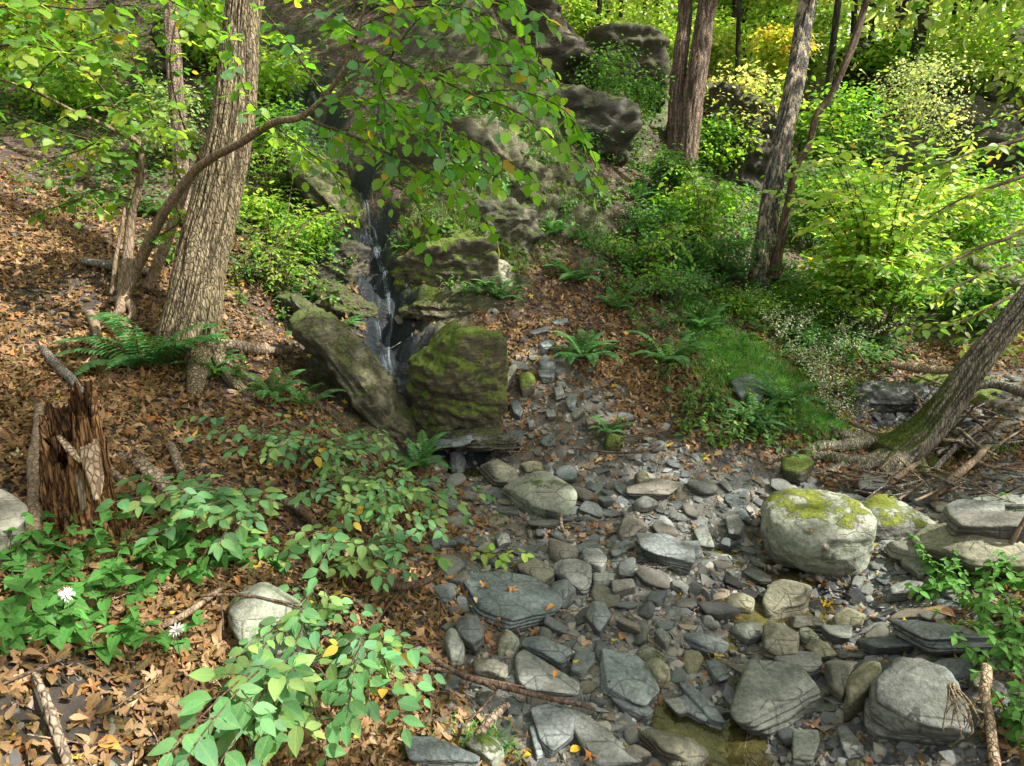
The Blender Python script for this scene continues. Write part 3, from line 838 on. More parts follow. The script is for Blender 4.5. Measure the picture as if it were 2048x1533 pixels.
S(p8((1480,420),(1600,418),(1602,470),(1480,472)), .05, "short brick shaped grey stone right of the large oval cobble", M_ST, sub=4)
S(p8((905,185),(975,170),(1000,225),(925,245)), .06, "pale small block near the plant with yellow green leaves", M_ST, sub=4, dome=.9)
S(p8((1120,1240),(1210,1195),(1382,1280),(1362,1370),(1230,1475),(1180,1430)), .05, "rounded flat slab at the bottom centre beside yellow leaves", M_SLATE, "the bottom centre slab", p=24)
S(p8((1250,1190),(1400,1250),(1560,1390),(1740,1545),(1500,1545),(1370,1380)), .06, "long pale slab running down to the bottom edge beneath a rounder one", M_ST, lift=.2)
S(p8((1740,1340),(1850,1325),(2060,1400),(2120,1480),(2048,1530),(1880,1490)), .10, "grey wedge slab at the bottom edge right of centre", M_TAN, dome=.9, p=16)
S(p8((400,1400),(560,1395),(810,1500),(800,1545),(450,1545)), .06, "dark slate slab at the bottom edge below a dry yellow leaf", M_SLATE)
S(p8((720,1390),(930,1368),(962,1450),(885,1512),(760,1440)), .09, "greenish stone half hidden by grass at the bottom edge", M_LICH, dome=.85, sub=4)
S(p8((780,910),(980,940),(982,1010),(900,1000),(790,980)), .08, "brown square edged stone lying along the forked branch", M_TAN, dome=.9, p=18, sub=4)
S(p8((1580,1150),(1700,1160),(1832,1240),(1800,1272),(1660,1212)), .045, "narrow flat stone below the broad oval slab", M_SLATE, sub=4)
S(p8((1900,1160),(2048,1150),(2060,1230),(1980,1242)), .05, "pale angular flake near the front channel", M_ST, sub=4)
S(p8((1770,920),(1850,900),(1932,960),(1930,1030),(1860,1022)), .08, "yellowish rounded cobble right of the broad oval slab", M_TAN, dome=.85, p=9, sub=4)
S(p8((1640,680),(1740,720),(1748,762),(1620,702)), .05, "slanting grey finger stone above the oval slab", M_ST, sub=4)
S(p8((1660,1440),(1800,1418),(1822,1480),(1720,1512)), .07, "light angular block at the bottom edge", M_ST, dome=.85, sub=4)
S(p8((1835,760),(1880,735),(1940,790),(1910,850)), .05, "small grey egg stone beside the long narrow one", M_ST, sub=4, p=8)
S(p8((1100,1310),(1140,1300),(1190,1480),(1150,1490)), .04, "thin dark slate edge beside the bottom centre slab", M_SLATE, sub=4)
# scree and pool edge
S(p5((935,1380),(1050,1340),(1250,1345),(1390,1440),(1375,1521),(1240,1530),(1080,1490)), .16, "large pale lichened oval rock behind the stream stones", M_LICH, "the pale oval rock", dome=.85, p=9)
S(p5((810,1250),(880,1225),(1040,1290),(1035,1350),(900,1350)), .12, "smooth rounded stone in front of the waterfall pool", M_TAN, "the pool edge stone", dome=.8, p=9)
S(p5((637,1185),(700,1165),(742,1240),(722,1305),(650,1305)), .14, "upright flat faced stone standing at the foot of the leaning stick", M_SLATE, dome=.8, p=16, tilt=(0,.25))
S(p5((500,1245),(590,1212),(637,1260),(632,1300),(520,1292)), .10, "rounded grey stone at the left end of the pool", M_ST, dome=.8, p=9, sub=4)
S(p5((1040,1245),(1180,1240),(1200,1290),(1090,1300)), .07, "wide flattened stone right of the pool", M_TAN, dome=.8, p=9, sub=4)
S(p5((1195,1270),(1230,1260),(1258,1310),(1235,1335),(1198,1310)), .06, "small oval cobble standing right of the pool stones", M_ST, dome=.8, p=8, sub=4)
S(p5((1718,1300),(1800,1290),(1820,1350),(1742,1372)), .1, "squarish tan stone beneath the brown bank", M_TAN, dome=.85, p=12, sub=4)
S(p5((1700,1410),(1850,1368),(1990,1388),(1900,1450),(1700,1445)), .05, "flat pale slab right of the pale oval rock", M_ST)
S(p5((1715,1465),(1830,1445),(1872,1490),(1800,1512),(1720,1500)), .08, "smooth oval cobble in front of the flat pale slab", M_ST, dome=.8, p=8, sub=4)
S(p5((885,690),(970,668),(1015,712),(950,780),(900,740)), .12, "light speckled stone on top of the scree, left of three", M_LICH, dome=.8, p=9, sub=4)
S(p5((905,765),(1020,690),(1025,735),(970,808),(925,800)), .13, "flat topped wedge stone between two mossy scree stones", M_TAN, p=18, sub=4)
S(p5((1030,725),(1100,705),(1146,720),(1140,800),(1060,822)), .14, "rounded mossy stone perched at the top of the scree", M_CRAGM, dome=.8, p=8, sub=4)
S(p5((1155,665),(1200,628),(1262,690),(1255,722),(1175,702)), .05, "split blue slate left of the scree fern", M_SLATE, sub=4, tilt=(0,.2))
S(p5((1162,722),(1256,722),(1252,765),(1175,762)), .05, "lower half of the split blue slate by the scree fern", M_SLATE, sub=4)
S(p5((1160,562),(1220,535),(1255,560),(1200,602)), .04, "blue slate chip on the leafy slope above the fern", M_SLATE, sub=4)
S(p5((1090,480),(1180,460),(1225,445),(1225,480),(1120,508)), .04, "two toned flat slate on the upper leafy slope", M_SLATE, sub=4)
S(p5((1240,425),(1330,405),(1335,430),(1260,445)), .03, "dark thin slate on the upper leafy slope", M_SLATE, sub=4)
S(p5((985,912),(1030,898),(1068,960),(1052,992),(1010,965)), .07, "grey diamond shaped stone right of the mossy outcrop", M_SLATE, sub=4, tilt=(0,.3))
S(p5((1248,825),(1300,812),(1315,850),(1262,868)), .07, "smooth grey ball stone below the scree fern", M_ST, sub=4, p=6)
S(p5((1345,965),(1400,922),(1436,950),(1375,985)), .07, "mossy oval cobble half way down the scree", M_LICH, sub=4, p=8, dome=.8)
S(p5((1320,890),(1350,860),(1390,880),(1370,925),(1330,925)), .06, "dark blue rounded stone above the mossy oval cobble", M_SLATE, sub=4, p=9)
S(p5((965,1082),(1070,1075),(1078,1130),(1055,1165)), .05, "blue slate triangle at the right end of the pool", M_SLATE, sub=4, tilt=(0,.2))
S(p5((868,1150),(950,1142),(968,1180),(880,1200)), .05, "bluish cobble sitting in the pool", M_WETST, sub=4, p=8)
S(p5((1545,1095),(1600,1080),(1645,1095),(1640,1142),(1560,1142)), .09, "mossy stone under the small fern on the scree edge", M_CRAGM, sub=4, p=9, dome=.85)
S(p5((1640,1090),(1672,1110),(1655,1155),(1640,1140)), .06, "angular green stone right of the small fern", M_CRAGM, sub=4)
S(p5((1815,1128),(1900,1113),(1915,1150),(1830,1165)), .06, "pale oval stone in the sunlit litter of the bank", M_ST, sub=4, p=8, dome=.8)
S(p5((1100,1020),(1130,1005),(1145,1040),(1105,1050)), .04, "small blue stone in the scree centre", M_SLATE, sub=4)
S(p5((1205,955),(1250,950),(1265,985),(1215,990)), .06, "grey scree cobble with a whitish face", M_ST, sub=4, p=8)
S(p5((1430,1010),(1490,990),(1510,1020),(1450,1045)), .06, "tan scree cobble near the small fern", M_TAN, sub=4, p=8)
# banks
S([(470,1172),(540,1163),(612,1210),(606,1290),(540,1318),(482,1292),(448,1230)], .24, "large lichen crusted round rock half buried in the left bank", M_LICH, "the lichen crusted rock", dome=.8, p=9, lift=.35)
S([(-60,1000),(10,998),(54,1030),(40,1095),(-10,1120),(-80,1100)], .12, "smooth flat grey rock at the left edge behind the fallen limb", M_ST, "the left edge rock", p=14)
S([(1562,925),(1600,918),(1628,940),(1600,958),(1565,950)], .09, "mossy oblong stone under the roots of the leaning tree", M_CRAGM, sub=4, p=8)
S([(1715,962),(1750,952),(1775,968),(1760,990),(1718,985)], .09, "round grey stone beneath the leaning tree roots", M_ST, sub=4, p=8)
S([(1462,770),(1500,755),(1530,775),(1525,800),(1480,805)], .07, "dark flat rock sunk in the bright green grass", M_SLATE, sub=4)
S([(1940,1000),(2060,995),(2060,1030),(1960,1035)], .08, "weathered slab at the right edge behind the slab stack", M_ST, sub=4)

# big mossy boulders beside the stream
def crag(name, label, cx, cy, wpx, hpx, dm, mat, cat="rock", seed=1, p=9, planes=14, strata=.03, noise=.05, depthr=.8, sub=6, lump=.15, d=None, sink=.3, yaw=0, tiltx=0, tilty=0, short=None, flat_top=None, grow=1.25):
    """a boulder or outcrop: centre, width and height in photograph pixels, depth"""
    w = wpx * dm / FPX * (1.0 if name == 'boulder' or cat == 'rock' else grow); h = hpx * dm / FPX * (1.0 if name == 'boulder' or cat == 'rock' else .5 + grow * .5)
    c = W(cx, cy, dm)
    ext = np.array([w / 2, w / 2 * depthr, h / 2])
    c = c + np.array([0, ext[1] * .5, 0])
    r = np.random.default_rng(seed)
    P = unit(r.standard_normal((planes, 3))); dd = r.uniform(.78, 1.0, planes)
    P = np.concatenate([P, np.eye(3), -np.eye(3)]); dd = np.concatenate([dd, np.ones(6)])
    if flat_top: dd[planes + 2] = flat_top
    V, F, u, cl = poly_rock(P, dd, sub, p, ext, seed, noise, strata, lump)
    R = np.array(Matrix.Rotation(tiltx, 3, 'X') @ Matrix.Rotation(tilty, 3, 'Y'))
    V = V @ R.T
    o = put(name, mesh_np(name, V, F), mat, c); tag(o, label, cat)
    HERO.append((short or label, c[:2], float(ext[0]), o))
    return o
crag("boulder", "big pale rounded boulder capped with bright green moss beside the stream", 1652, 1094, 300, 206, 3.12, M_BOULD, "boulder", 3, p=5.5, depthr=.8, noise=.036, lump=.14, short="the mossy boulder")
crag("boulder", "lower moss topped boulder behind the big pale one", 1800, 1078, 200, 118, 3.3, M_BOULD, "boulder", 8, p=7, depthr=.9, noise=.03, lump=.1, short="the lower mossy boulder")

CR = crag
CR("rock_outcrop", "mossy olive rock outcrop between the waterfall pool and the scree", 918, 785, 215, 255, 4.36, M_CRAGM, "rock outcrop", 21, p=22, strata=.10, noise=.08, lump=.12, depthr=.8, tilty=.12, grow=1.0, short="the mossy outcrop")
CR("rock_outcrop", "low layered ledge at the foot of the mossy outcrop", 945, 885, 180, 45, 4.3, M_CRAGD, "rock outcrop", 22, grow=1.0, p=14, strata=.1, noise=.06, depthr=.5, short="the pool ledge")
CR("rock_outcrop", "moss carpeted rock face right of the falling water", 890, 560, 215, 175, 5.35, M_CRAGM, "rock outcrop", 23, grow=1.0, p=24, strata=.08, noise=.06, lump=.15, depthr=.5, short="the mossy rock face")
CR("rock_outcrop", "overhanging bottom ledge under the moss carpeted face", 888, 622, 190, 50, 5.2, M_CRAG, "rock outcrop", 24, grow=1.0, p=16, strata=.12, noise=.07, depthr=.5)
CR("rock_outcrop", "pale cracked block at the right of the moss carpeted face", 968, 560, 95, 100, 5.4, M_TAN, "rock outcrop", 25, p=20, strata=.05, noise=.05, depthr=.6)
CR("rock_outcrop", "rounded grassy crag above the pale cracked block", 985, 470, 170, 150, 5.75, M_CRAG, "rock outcrop", 26, p=12, strata=.1, noise=.08, depthr=.6)
CR("rock_outcrop", "brown folded rock wall behind the hanging leaves", 930, 380, 230, 190, 6.2, M_CRAG, "rock outcrop", 27, grow=1.7, p=24, strata=.1, noise=.09, lump=.1, depthr=.5)
CR("rock_outcrop", "dark hollowed crag with a black cavity above the slope", 1110, 420, 150, 140, 6.8, M_CRAG, "rock outcrop", 28, grow=1.4, p=24, strata=.1, noise=.09, lump=.1, depthr=.6)
CR("rock_outcrop", "steep brown wall left of the twin trunk tree", 1080, 280, 240, 190, 7.5, M_CRAG, "rock outcrop", 29, grow=1.55, p=24, strata=.1, noise=.09, lump=.1, depthr=.5)
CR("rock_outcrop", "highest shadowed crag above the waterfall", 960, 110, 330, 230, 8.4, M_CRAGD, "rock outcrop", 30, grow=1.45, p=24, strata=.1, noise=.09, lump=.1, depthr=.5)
CR("rock_outcrop", "square topped crag on the skyline behind the twin trunks", 1235, 150, 150, 150, 9.8, M_CRAG, "rock outcrop", 31, p=20, strata=.08, noise=.06, depthr=.7, lump=.1)
CR("rock_outcrop", "layered ledges left of the falling water", 668, 545, 120, 120, 5.55, M_CRAGD, "rock outcrop", 32, p=18, strata=.14, noise=.07, depthr=.7, tilty=.35)
CR("rock_outcrop", "shelf of brown strata below the upper left chute", 690, 620, 110, 70, 5.3, M_CRAG, "rock outcrop", 33, p=18, strata=.14, noise=.07, depthr=.7, tilty=.4)
CR("rock_outcrop", "long sloping olive slab forming the left wall of the lower chute", 728, 785, 420, 85, 4.27, M_CRAG, "rock outcrop", 34, p=12, strata=.05, noise=.07, grow=1.1, depthr=.35, lump=.08, tilty=.93, short="the sloping olive slab")
CR("rock_outcrop", "leafy shoulder of rock beside the sloping olive slab", 655, 680, 210, 55, 4.85, M_CRAG, "rock outcrop", 35, p=16, strata=.05, noise=.05, depthr=.35, tilty=.85)
CR("rock_outcrop", "slanting smooth rock left of the upper chute", 655, 400, 230, 70, 6.0, M_CRAG, "rock outcrop", 36, p=16, strata=.06, noise=.05, depthr=.5, tilty=.8)
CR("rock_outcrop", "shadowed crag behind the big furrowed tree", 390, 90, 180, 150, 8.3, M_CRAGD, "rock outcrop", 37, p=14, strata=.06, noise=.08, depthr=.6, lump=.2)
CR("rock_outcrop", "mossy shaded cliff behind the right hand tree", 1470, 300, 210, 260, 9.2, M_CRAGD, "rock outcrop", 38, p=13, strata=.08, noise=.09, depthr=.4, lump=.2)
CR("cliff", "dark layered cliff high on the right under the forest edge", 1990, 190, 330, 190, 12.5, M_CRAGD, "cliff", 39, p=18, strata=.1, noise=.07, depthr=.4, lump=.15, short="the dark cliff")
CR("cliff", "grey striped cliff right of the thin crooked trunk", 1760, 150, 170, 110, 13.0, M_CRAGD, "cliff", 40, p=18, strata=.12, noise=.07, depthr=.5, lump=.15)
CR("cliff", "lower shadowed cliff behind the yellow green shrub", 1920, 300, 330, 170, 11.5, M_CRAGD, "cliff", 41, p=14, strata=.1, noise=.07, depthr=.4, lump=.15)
CR("rock_outcrop", "dark ledge with a tiny cascade in the upstream channel", 1770, 815, 175, 75, 5.0, M_WETST, "rock outcrop", 42, p=18, strata=.08, noise=.06, depthr=.5, short="the cascade ledge")
CR("rock_outcrop", "mossy brown ledge behind the leaning mossy tree", 1960, 835, 260, 95, 4.95, M_CRAGM, "rock outcrop", 43, p=14, strata=.08, noise=.06, depthr=.5)
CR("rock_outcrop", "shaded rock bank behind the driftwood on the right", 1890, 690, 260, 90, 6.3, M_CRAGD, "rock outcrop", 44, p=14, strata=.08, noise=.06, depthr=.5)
CR("rock", "thin dark slate leaning into the waterfall pool", 905, 890, 95, 14, 4.2, M_SLATE, "rock", 45, p=24, strata=.02, noise=.03, depthr=.5, sub=4, tilty=-.2)
CR("rock", "dark upright slate tooth beside the falling water", 845, 690, 22, 90, 4.75, M_WETST, "rock", 46, p=24, noise=.03, strata=0, sub=4, tilty=.5)
CR("rock", "long slate shelf leaning above the slate tooth", 875, 680, 30, 110, 4.75, M_CRAGM, "rock", 47, p=20, noise=.03, strata=0, sub=4, tilty=.75)
# ------------------------------------------------------------------ labels from the surroundings
def marks():
    return [(s, c, r) for s, c, r, o in HERO if s.startswith("the ")]
EXTRA_MARKS = []
def relation(p, q):
    a = proj(np.array([p[0], p[1], float(H(np.array(p[:2])))])); b = proj(np.array([q[0], q[1], float(H(np.array(q[:2])))]))
    dx, dy = a[0] - b[0], a[1] - b[1]
    if abs(dx) > 1.3 * abs(dy):
        return "left of" if dx < 0 else "right of"
    return "behind" if dy < 0 else "in front of"
def auto_label(desc, p, tail=True):
    ms = sorted(marks() + EXTRA_MARKS, key=lambda m: (m[1][0] - p[0]) ** 2 + (m[1][1] - p[1]) ** 2)[:9]
    for m in ms:
        l = "%s %s %s" % (desc, relation(p, m[1]), m[0])
        if l not in USED:
            USED.add(l); return l
    for i in range(5):
        for j in range(i + 1, 9):
            l = "%s %s %s, %s %s" % (desc, relation(p, ms[i][1]), ms[i][0], relation(p, ms[j][1]), ms[j][0])
            if l not in USED and len(l.split()) <= 16:
                USED.add(l); return l
    l = "%s %s %s" % (desc, relation(p, ms[0][1]), ms[0][0]); return l

def inpoly(x, y, poly):
    c = False; j = len(poly) - 1
    for i in range(len(poly)):
        xi, yi = poly[i]; xj, yj = poly[j]
        if (yi > y) != (yj > y) and x < (xj - xi) * (y - yi) / (yj - yi) + xi: c = not c
        j = i
    return c

EXTRA_MARKS += [("the waterfall pool", G(935, 903)[:2], .3), ("the leaning mossy tree", G(1800, 905)[:2], .3), ("the yellow lit pool", G(1440, 1500)[:2], .2),
                ("the scree fern", G(1165, 740)[:2], .2), ("the brown bank", G(1450, 930)[:2], .3), ("the bright green grass", G(1500, 770)[:2], .3)]

# ------------------------------------------------------------------ loose stones of the bed
BEDP = [(850,925),(1250,935),(1560,965),(1720,1000),(2060,1000),(2060,1540),(840,1540),(850,1400),(900,1300),(880,1150),(860,1000)]
SCREE = [(985,700),(1120,660),(1200,760),(1330,860),(1380,940),(1000,930),(1010,820)]
pool_mesh = {}
def stone_mesh(kind, seed, mat, sub):
    k = (kind, seed, mat.name, sub)
    if k not in pool_mesh:
        V, F, u, c = rand_rock(seed * 13 + {'slab': 1, 'round': 2, 'ang': 3}[kind], kind, sub)
        m = mesh_np("stone", V, F); m.materials.append(mat); pool_mesh[k] = m
    return pool_mesh[k]
placed = [(c, r) for s, c, r, o in HERO]
r2 = random.Random(5)
cand = []
tries = 0
n_big = 0
while len(cand) < 285 and tries < 9000:
    tries += 1
    scree = r2.random() < .5
    poly = SCREE if scree else BEDP
    x = r2.uniform(830, 2060); y = r2.uniform(650 if scree else 920, 1545)
    if not inpoly(x, y, poly): continue
    if not scree and x > 1900 and y > 1150: continue
    P = G(x, y); d = proj(P)[2]
    stage = len(cand) / 285
    wpx = r2.uniform(34, 75) * (1.25 - stage * .75) * (.62 if scree else 1)
    if y < 1080: wpx *= .8
    rad = wpx * d / FPX / 2
    ok = not any(((c[0] - P[0]) ** 2 + (c[1] - P[1]) ** 2) < (rr_ * .75) ** 2 for c, rr_, dp in POOLS if rr_ < .3)
    for c, r in placed:
        if (c[0] - P[0]) ** 2 + (c[1] - P[1]) ** 2 < ((.72 * (rad + r)) ** 2 if r > rad * 1.5 else (.68 * (rad + r)) ** 2): ok = False; break
    if not ok: continue
    placed.append((P[:2], rad)); cand.append((P, rad, scree))
sizes = sorted(c[1] for c in cand)
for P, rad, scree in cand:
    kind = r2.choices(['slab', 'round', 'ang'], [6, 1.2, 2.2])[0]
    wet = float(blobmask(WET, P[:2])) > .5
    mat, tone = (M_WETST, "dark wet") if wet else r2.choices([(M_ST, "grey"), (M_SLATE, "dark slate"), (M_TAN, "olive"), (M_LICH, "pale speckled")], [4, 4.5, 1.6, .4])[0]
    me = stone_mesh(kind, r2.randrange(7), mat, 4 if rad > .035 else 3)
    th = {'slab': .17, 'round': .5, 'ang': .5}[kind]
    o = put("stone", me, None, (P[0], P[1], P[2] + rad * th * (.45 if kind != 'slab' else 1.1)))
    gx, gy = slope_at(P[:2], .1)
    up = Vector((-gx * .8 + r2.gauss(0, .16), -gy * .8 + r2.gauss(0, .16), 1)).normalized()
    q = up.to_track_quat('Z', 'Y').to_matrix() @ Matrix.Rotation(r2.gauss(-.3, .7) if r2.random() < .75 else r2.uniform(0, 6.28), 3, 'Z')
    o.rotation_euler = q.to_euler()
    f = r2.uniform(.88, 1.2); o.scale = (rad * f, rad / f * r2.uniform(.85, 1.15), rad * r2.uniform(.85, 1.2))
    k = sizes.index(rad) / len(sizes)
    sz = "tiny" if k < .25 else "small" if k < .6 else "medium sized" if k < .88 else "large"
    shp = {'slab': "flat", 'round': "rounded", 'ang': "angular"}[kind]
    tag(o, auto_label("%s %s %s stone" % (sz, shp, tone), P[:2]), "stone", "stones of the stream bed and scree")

# ------------------------------------------------------------------ gravel and chips (uncountable)
def scatter(n, dens, ymin=.9, ymax=12, xw=1.0, seed=1, xoff=0.5):
    """world points with density falling off with distance; dens(xy)->0..1"""
    r = np.random.default_rng(seed)
    out = []; tot = 0
    while tot < n:
        m = 60000
        y = np.exp(r.uniform(math.log(ymin + .3), math.log(ymax + .3), m)) - .3
        x = r.uniform(-1, 1, m) * (y * .85 + xoff) * xw
        xy = np.stack([x, y], -1)
        k = r.random(m) < dens(xy)
        xy = xy[k]; out.append(xy); tot += len(xy)
        if len(xy) == 0: break
    return np.concatenate(out)[:n]
def normals(xy, e=.04):
    hx = H(xy + [e, 0]) - H(xy - [e, 0]); hy = H(xy + [0, e]) - H(xy - [0, e])
    return unit(np.stack([-hx / (2 * e), -hy / (2 * e), np.ones(len(xy))], -1))
def gravel(name, n, s0, s1, mat, flat, dens, seed, cols, label):
    xy = scatter(n, dens, ymax=7, seed=seed)
    n = len(xy)
    r = np.random.default_rng(seed)
    D, F = ico(1)
    P = np.concatenate([xy, H(xy)[:, None]], 1)
    S = s0 + (s1 - s0) * r.random(n) ** 2.5
    S = S * (.7 + .3 * np.clip(np.linalg.norm(xy, axis=1) / 3, .5, 2))
    A = unit(r.standard_normal((n, 3))); Nn = unit(normals(xy) + .3 * r.standard_normal((n, 3)))
    X = unit(np.cross(Nn, A)); Y = np.cross(Nn, X)
    Rk = 1 + .22 * r.standard_normal((n, len(D), 1)).clip(-1.5, 1.5)
    L = D[None] * Rk * S[:, None, None]
    V = P[:, None] + L[..., :1] * X[:, None] + L[..., 1:2] * Y[:, None] * r.uniform(.5, .9, (n, 1, 1)) + L[..., 2:] * Nn[:, None] * (flat * r.uniform(.6, 1.4, (n, 1, 1)))
    Fc = F[None] + (np.arange(n) * len(D))[:, None, None]
    ci = r.integers(0, len(cols), n)
    col = np.repeat(np.array(cols)[ci] * r.uniform(.6, 1.3, (n, 1)), len(D), 0)
    o = put(name, mesh_np(name, V.reshape(-1, 3), Fc.reshape(-1, 3), None, col, False), mat)
    tag(o, label, "gravel", kind="stuff")
def mat_gravel():
    n = N("gravel_chips")
    c = n.mix(n.math('MULTIPLY', n.noise(n.geo(), 80, 4, .7), .6), n.attr("col"), (.03, .03, .028))
    n.bsdf(c, .7, .3, n.bump(n.noise(n.geo(), 150, 3, .6), .3, .004)); return n.m
M_GRAV = mat_gravel()
GC = [(.26, .265, .235), (.16, .17, .16), (.33, .32, .26), (.22, .18, .13), (.11, .115, .115)]
bedd = lambda xy: np.clip(blobmask(BED, xy) * 1.3 - .25, 0, 1) * np.exp(-np.clip(Hs(xy) * 0, 0, 1))
gravel("gravel", 11000, .005, .024, M_GRAV, .55, bedd, 3, GC, "loose grey gravel filling the gaps of the stream bed")
gravel("slate_chips", 5200, .012, .055, M_GRAV, .16, bedd, 4, [(.14, .155, .15), (.22, .23, .22), (.08, .09, .09)], "thin slate chips strewn between the stream stones")
gravel("small_cobbles", 3600, .016, .044, M_GRAV, .34, bedd, 14, GC, "thumb sized stones packed between the larger stream stones")
gravel("slope_rubble", 1500, .01, .04, M_GRAV, .35, lambda xy: (1 - blobmask(BED, xy)) * .5, 5, [(.12, .12, .11), (.16, .15, .12), (.07, .07, .07)], "small slate crumbs mixed into the leafy slope")

# ------------------------------------------------------------------ stream water
wx = np.linspace(-1.6, 6.5, 420); wy = np.linspace(1.5, 7.5, 380)
Xw, Yw = np.meshgrid(wx, wy)
XYw = np.stack([Xw, Yw], -1)
lev = np.full(Xw.shape, -50.0)
poolz = []
for c, rr, dp in POOLS:
    ring = np.array([c + rr * 1.05 * np.array([math.cos(t), math.sin(t)]) for t in np.linspace(0, 6.28, 9)[:-1]])
    hh = float(H(c)); z = min(np.sort(H(ring))[1] , hh + dp * .8)
    m = (((XYw - c) ** 2).sum(-1)) < (rr * 1.5) ** 2
    lev = np.where(m, np.maximum(lev, z), lev)
Hw = H(XYw)
vis = (lev > Hw - .02) & (lev > -20)
ki = np.arange(lev.size).reshape(lev.shape)
q = np.stack([ki[:-1, :-1], ki[:-1, 1:], ki[1:, 1:], ki[1:, :-1]], -1).reshape(-1, 4)
okq = vis.ravel()[q].all(1) & ((lev.ravel()[q].max(1) - lev.ravel()[q].min(1)) < .03)
q = q[okq]
uq, inv = np.unique(q, return_inverse=True)
Vw = np.stack([Xw.ravel()[uq], Yw.ravel()[uq], lev.ravel()[uq]], -1)
o = put("water", mesh_np("water", Vw, inv.reshape(-1, 4)), M_WATER); tag(o, None, None, kind="structure")

# waterfall: strands of water clinging to the chute
def strand(pts, w0, w1, lift, seed, spread=0.0):
    out = [G(a, b) for a, b in pts]
    P, R = resample(np.array(out), np.linspace(w0, w1, len(out)), .035)
    for c in (0, 1): P[:, c] += spread * vnoise(np.stack([np.arange(len(P)) * .23, np.full(len(P), seed * 1.7 + c * 9), np.zeros(len(P))], -1))
    P[:, 2] = np.maximum(H(P[:, :2]) + lift, P[:, 2] * 0 + H(P[:, :2]) + lift)
    P[:, 1] -= .012
    T = unit(np.gradient(P, axis=0)); X = unit(np.cross(T, np.array([0, -.8, .6])))
    k = 5; s = np.linspace(-1, 1, k)
    ww = R * (1 + .5 * vnoise(np.stack([np.arange(len(P)) * .3, np.full(len(P), seed), np.zeros(len(P))], -1)))
    V = P[:, None] + X[:, None] * (s[None, :, None] * ww[:, None, None]) + np.array([0, -.4, .6]) * ((1 - s ** 2)[None, :, None] * .012)
    n = len(P); ix = np.arange(n * k).reshape(n, k)
    F = np.stack([ix[:-1, :-1], ix[:-1, 1:], ix[1:, 1:], ix[1:, :-1]], -1).reshape(-1, 4)
    L = np.concatenate([[0], np.cumsum(np.linalg.norm(np.diff(P, axis=0), axis=1))])
    uv = np.stack([np.tile(s * .12 + seed * .37, n), np.repeat(L * 1.2, k)], -1)
    return V.reshape(-1, 3), [F], uv, None
parts = [strand([(600,170),(650,250),(690,345),(722,410),(748,480),(765,540)], .016, .018, .012, 1, .03),
         strand([(690,345),(715,400),(735,460),(752,520)], .012, .016, .014, 2, .05),
         strand([(765,535),(772,580),(779,640)], .016, .018, .03, 3, .01), strand([(768,540),(776,590),(781,640)], .014, .02, .035, 4, .01),
         strand([(779,645),(785,690),(780,730),(795,790)], .022, .018, .012, 5, .05), strand([(765,650),(760,690),(772,740),(790,780)], .015, .016, .012, 6, .05),
         strand([(795,790),(820,830),(845,865),(868,893)], .018, .018, .012, 7, .04)]
V, F, U, C = join(parts)
o = put("waterfall", mesh_np("waterfall", V, F, U), M_FALL)
tag(o, "thin white trickle of water running down the dark rock chute", "waterfall")
# spilling threads over the upstream ledge
# ------------------------------------------------------------------ leaf litter
DRYC = np.array([(.21, .13, .08), (.30, .21, .14), (.13, .08, .055), (.40, .31, .23), (.075, .05, .038), (.34, .16, .07), (.23, .14, .11), (.17, .11, .08)])
def litter(name, n, dens, seed, size, label, ymax=13, yellow=.01, T=None, lo=False):
    r = np.random.default_rng(seed)
    xy = scatter(n, dens, ymax=ymax, seed=seed); n = len(xy)
    P = np.concatenate([xy, (H(xy) + .006 + .02 * r.random(n))[:, None]], 1)
    Nn = unit(normals(xy) + .38 * r.standard_normal((n, 3))); Y = unit(np.cross(Nn, unit(r.standard_normal((n, 3)))))
    S = size * 1.12 * np.exp(.42 * r.standard_normal(n)) * (1 + .06 * np.linalg.norm(xy, axis=1))
    S = np.minimum(S, size * 1.4)
    col = np.array([.76, .58, .50]) * DRYC[r.choice(len(DRYC), n, p=[.2, .17, .16, .1, .12, .05, .12, .08])] * r.uniform(.7, 1.3, (n, 1))
    yl = r.random(n) < yellow; col[yl] = (.5, .34, .05)
    parts = []
    groups = r.integers(0, 6, n)
    for g in range(6):
        m = groups == g
        if not m.any(): continue
        if g < 2: t = T_OV if not lo else T_OV3; sc3 = np.stack([S * .8, S, S * r.uniform(-3.6, 3.6, n)], -1)
        elif g < 4 or lo: t = T_OV3; sc3 = np.stack([S * .95, S * .9, S * r.uniform(-3.8, 3.8, n)], -1)
        else: t = T_ST[g % 4]; sc3 = np.stack([S, S, S * r.uniform(-1.2, 1.2, n)], -1) * 1.35
        parts.append(stamp(t, P[m], Y[m], Nn[m], sc3[m], col[m]))
    V, F, U, C = join(parts)
    o = put(name, mesh_np(name, V, F, U, C), M_DRY); tag(o, label, "leaf litter", kind="stuff")
def dens_bank(xy):
    b = blobmask(BED, xy); k = blobmask(ROCK, xy); s = blobmask(SOIL, xy); g = blobmask(GRASS, xy)
    cd = segdist(xy, CHUTE)
    pn = .72 + .9 * fbm(np.stack([xy[..., 0] * 1.3, xy[..., 1] * 1.3, xy[..., 0] * 0 + 5], -1), 3)
    return np.clip((1 - b * 1.15) * (1 - .88 * k) * (1 - .8 * s) * (1 - .6 * g) * pn, 0, 1) * (cd > .16)
def dens_bed(xy):
    b = blobmask(BED, xy)
    pn = smooth(.05, .45, fbm(np.stack([xy[..., 0] * 2.2, xy[..., 1] * 2.2, xy[..., 0] * 0 + 9], -1), 3))
    return b * (.12 + .9 * pn)
litter("fallen_leaves", 66000, dens_bank, 31, .029, "brown carpet of dry fallen leaves on the slopes", lo=False, ymax=6)
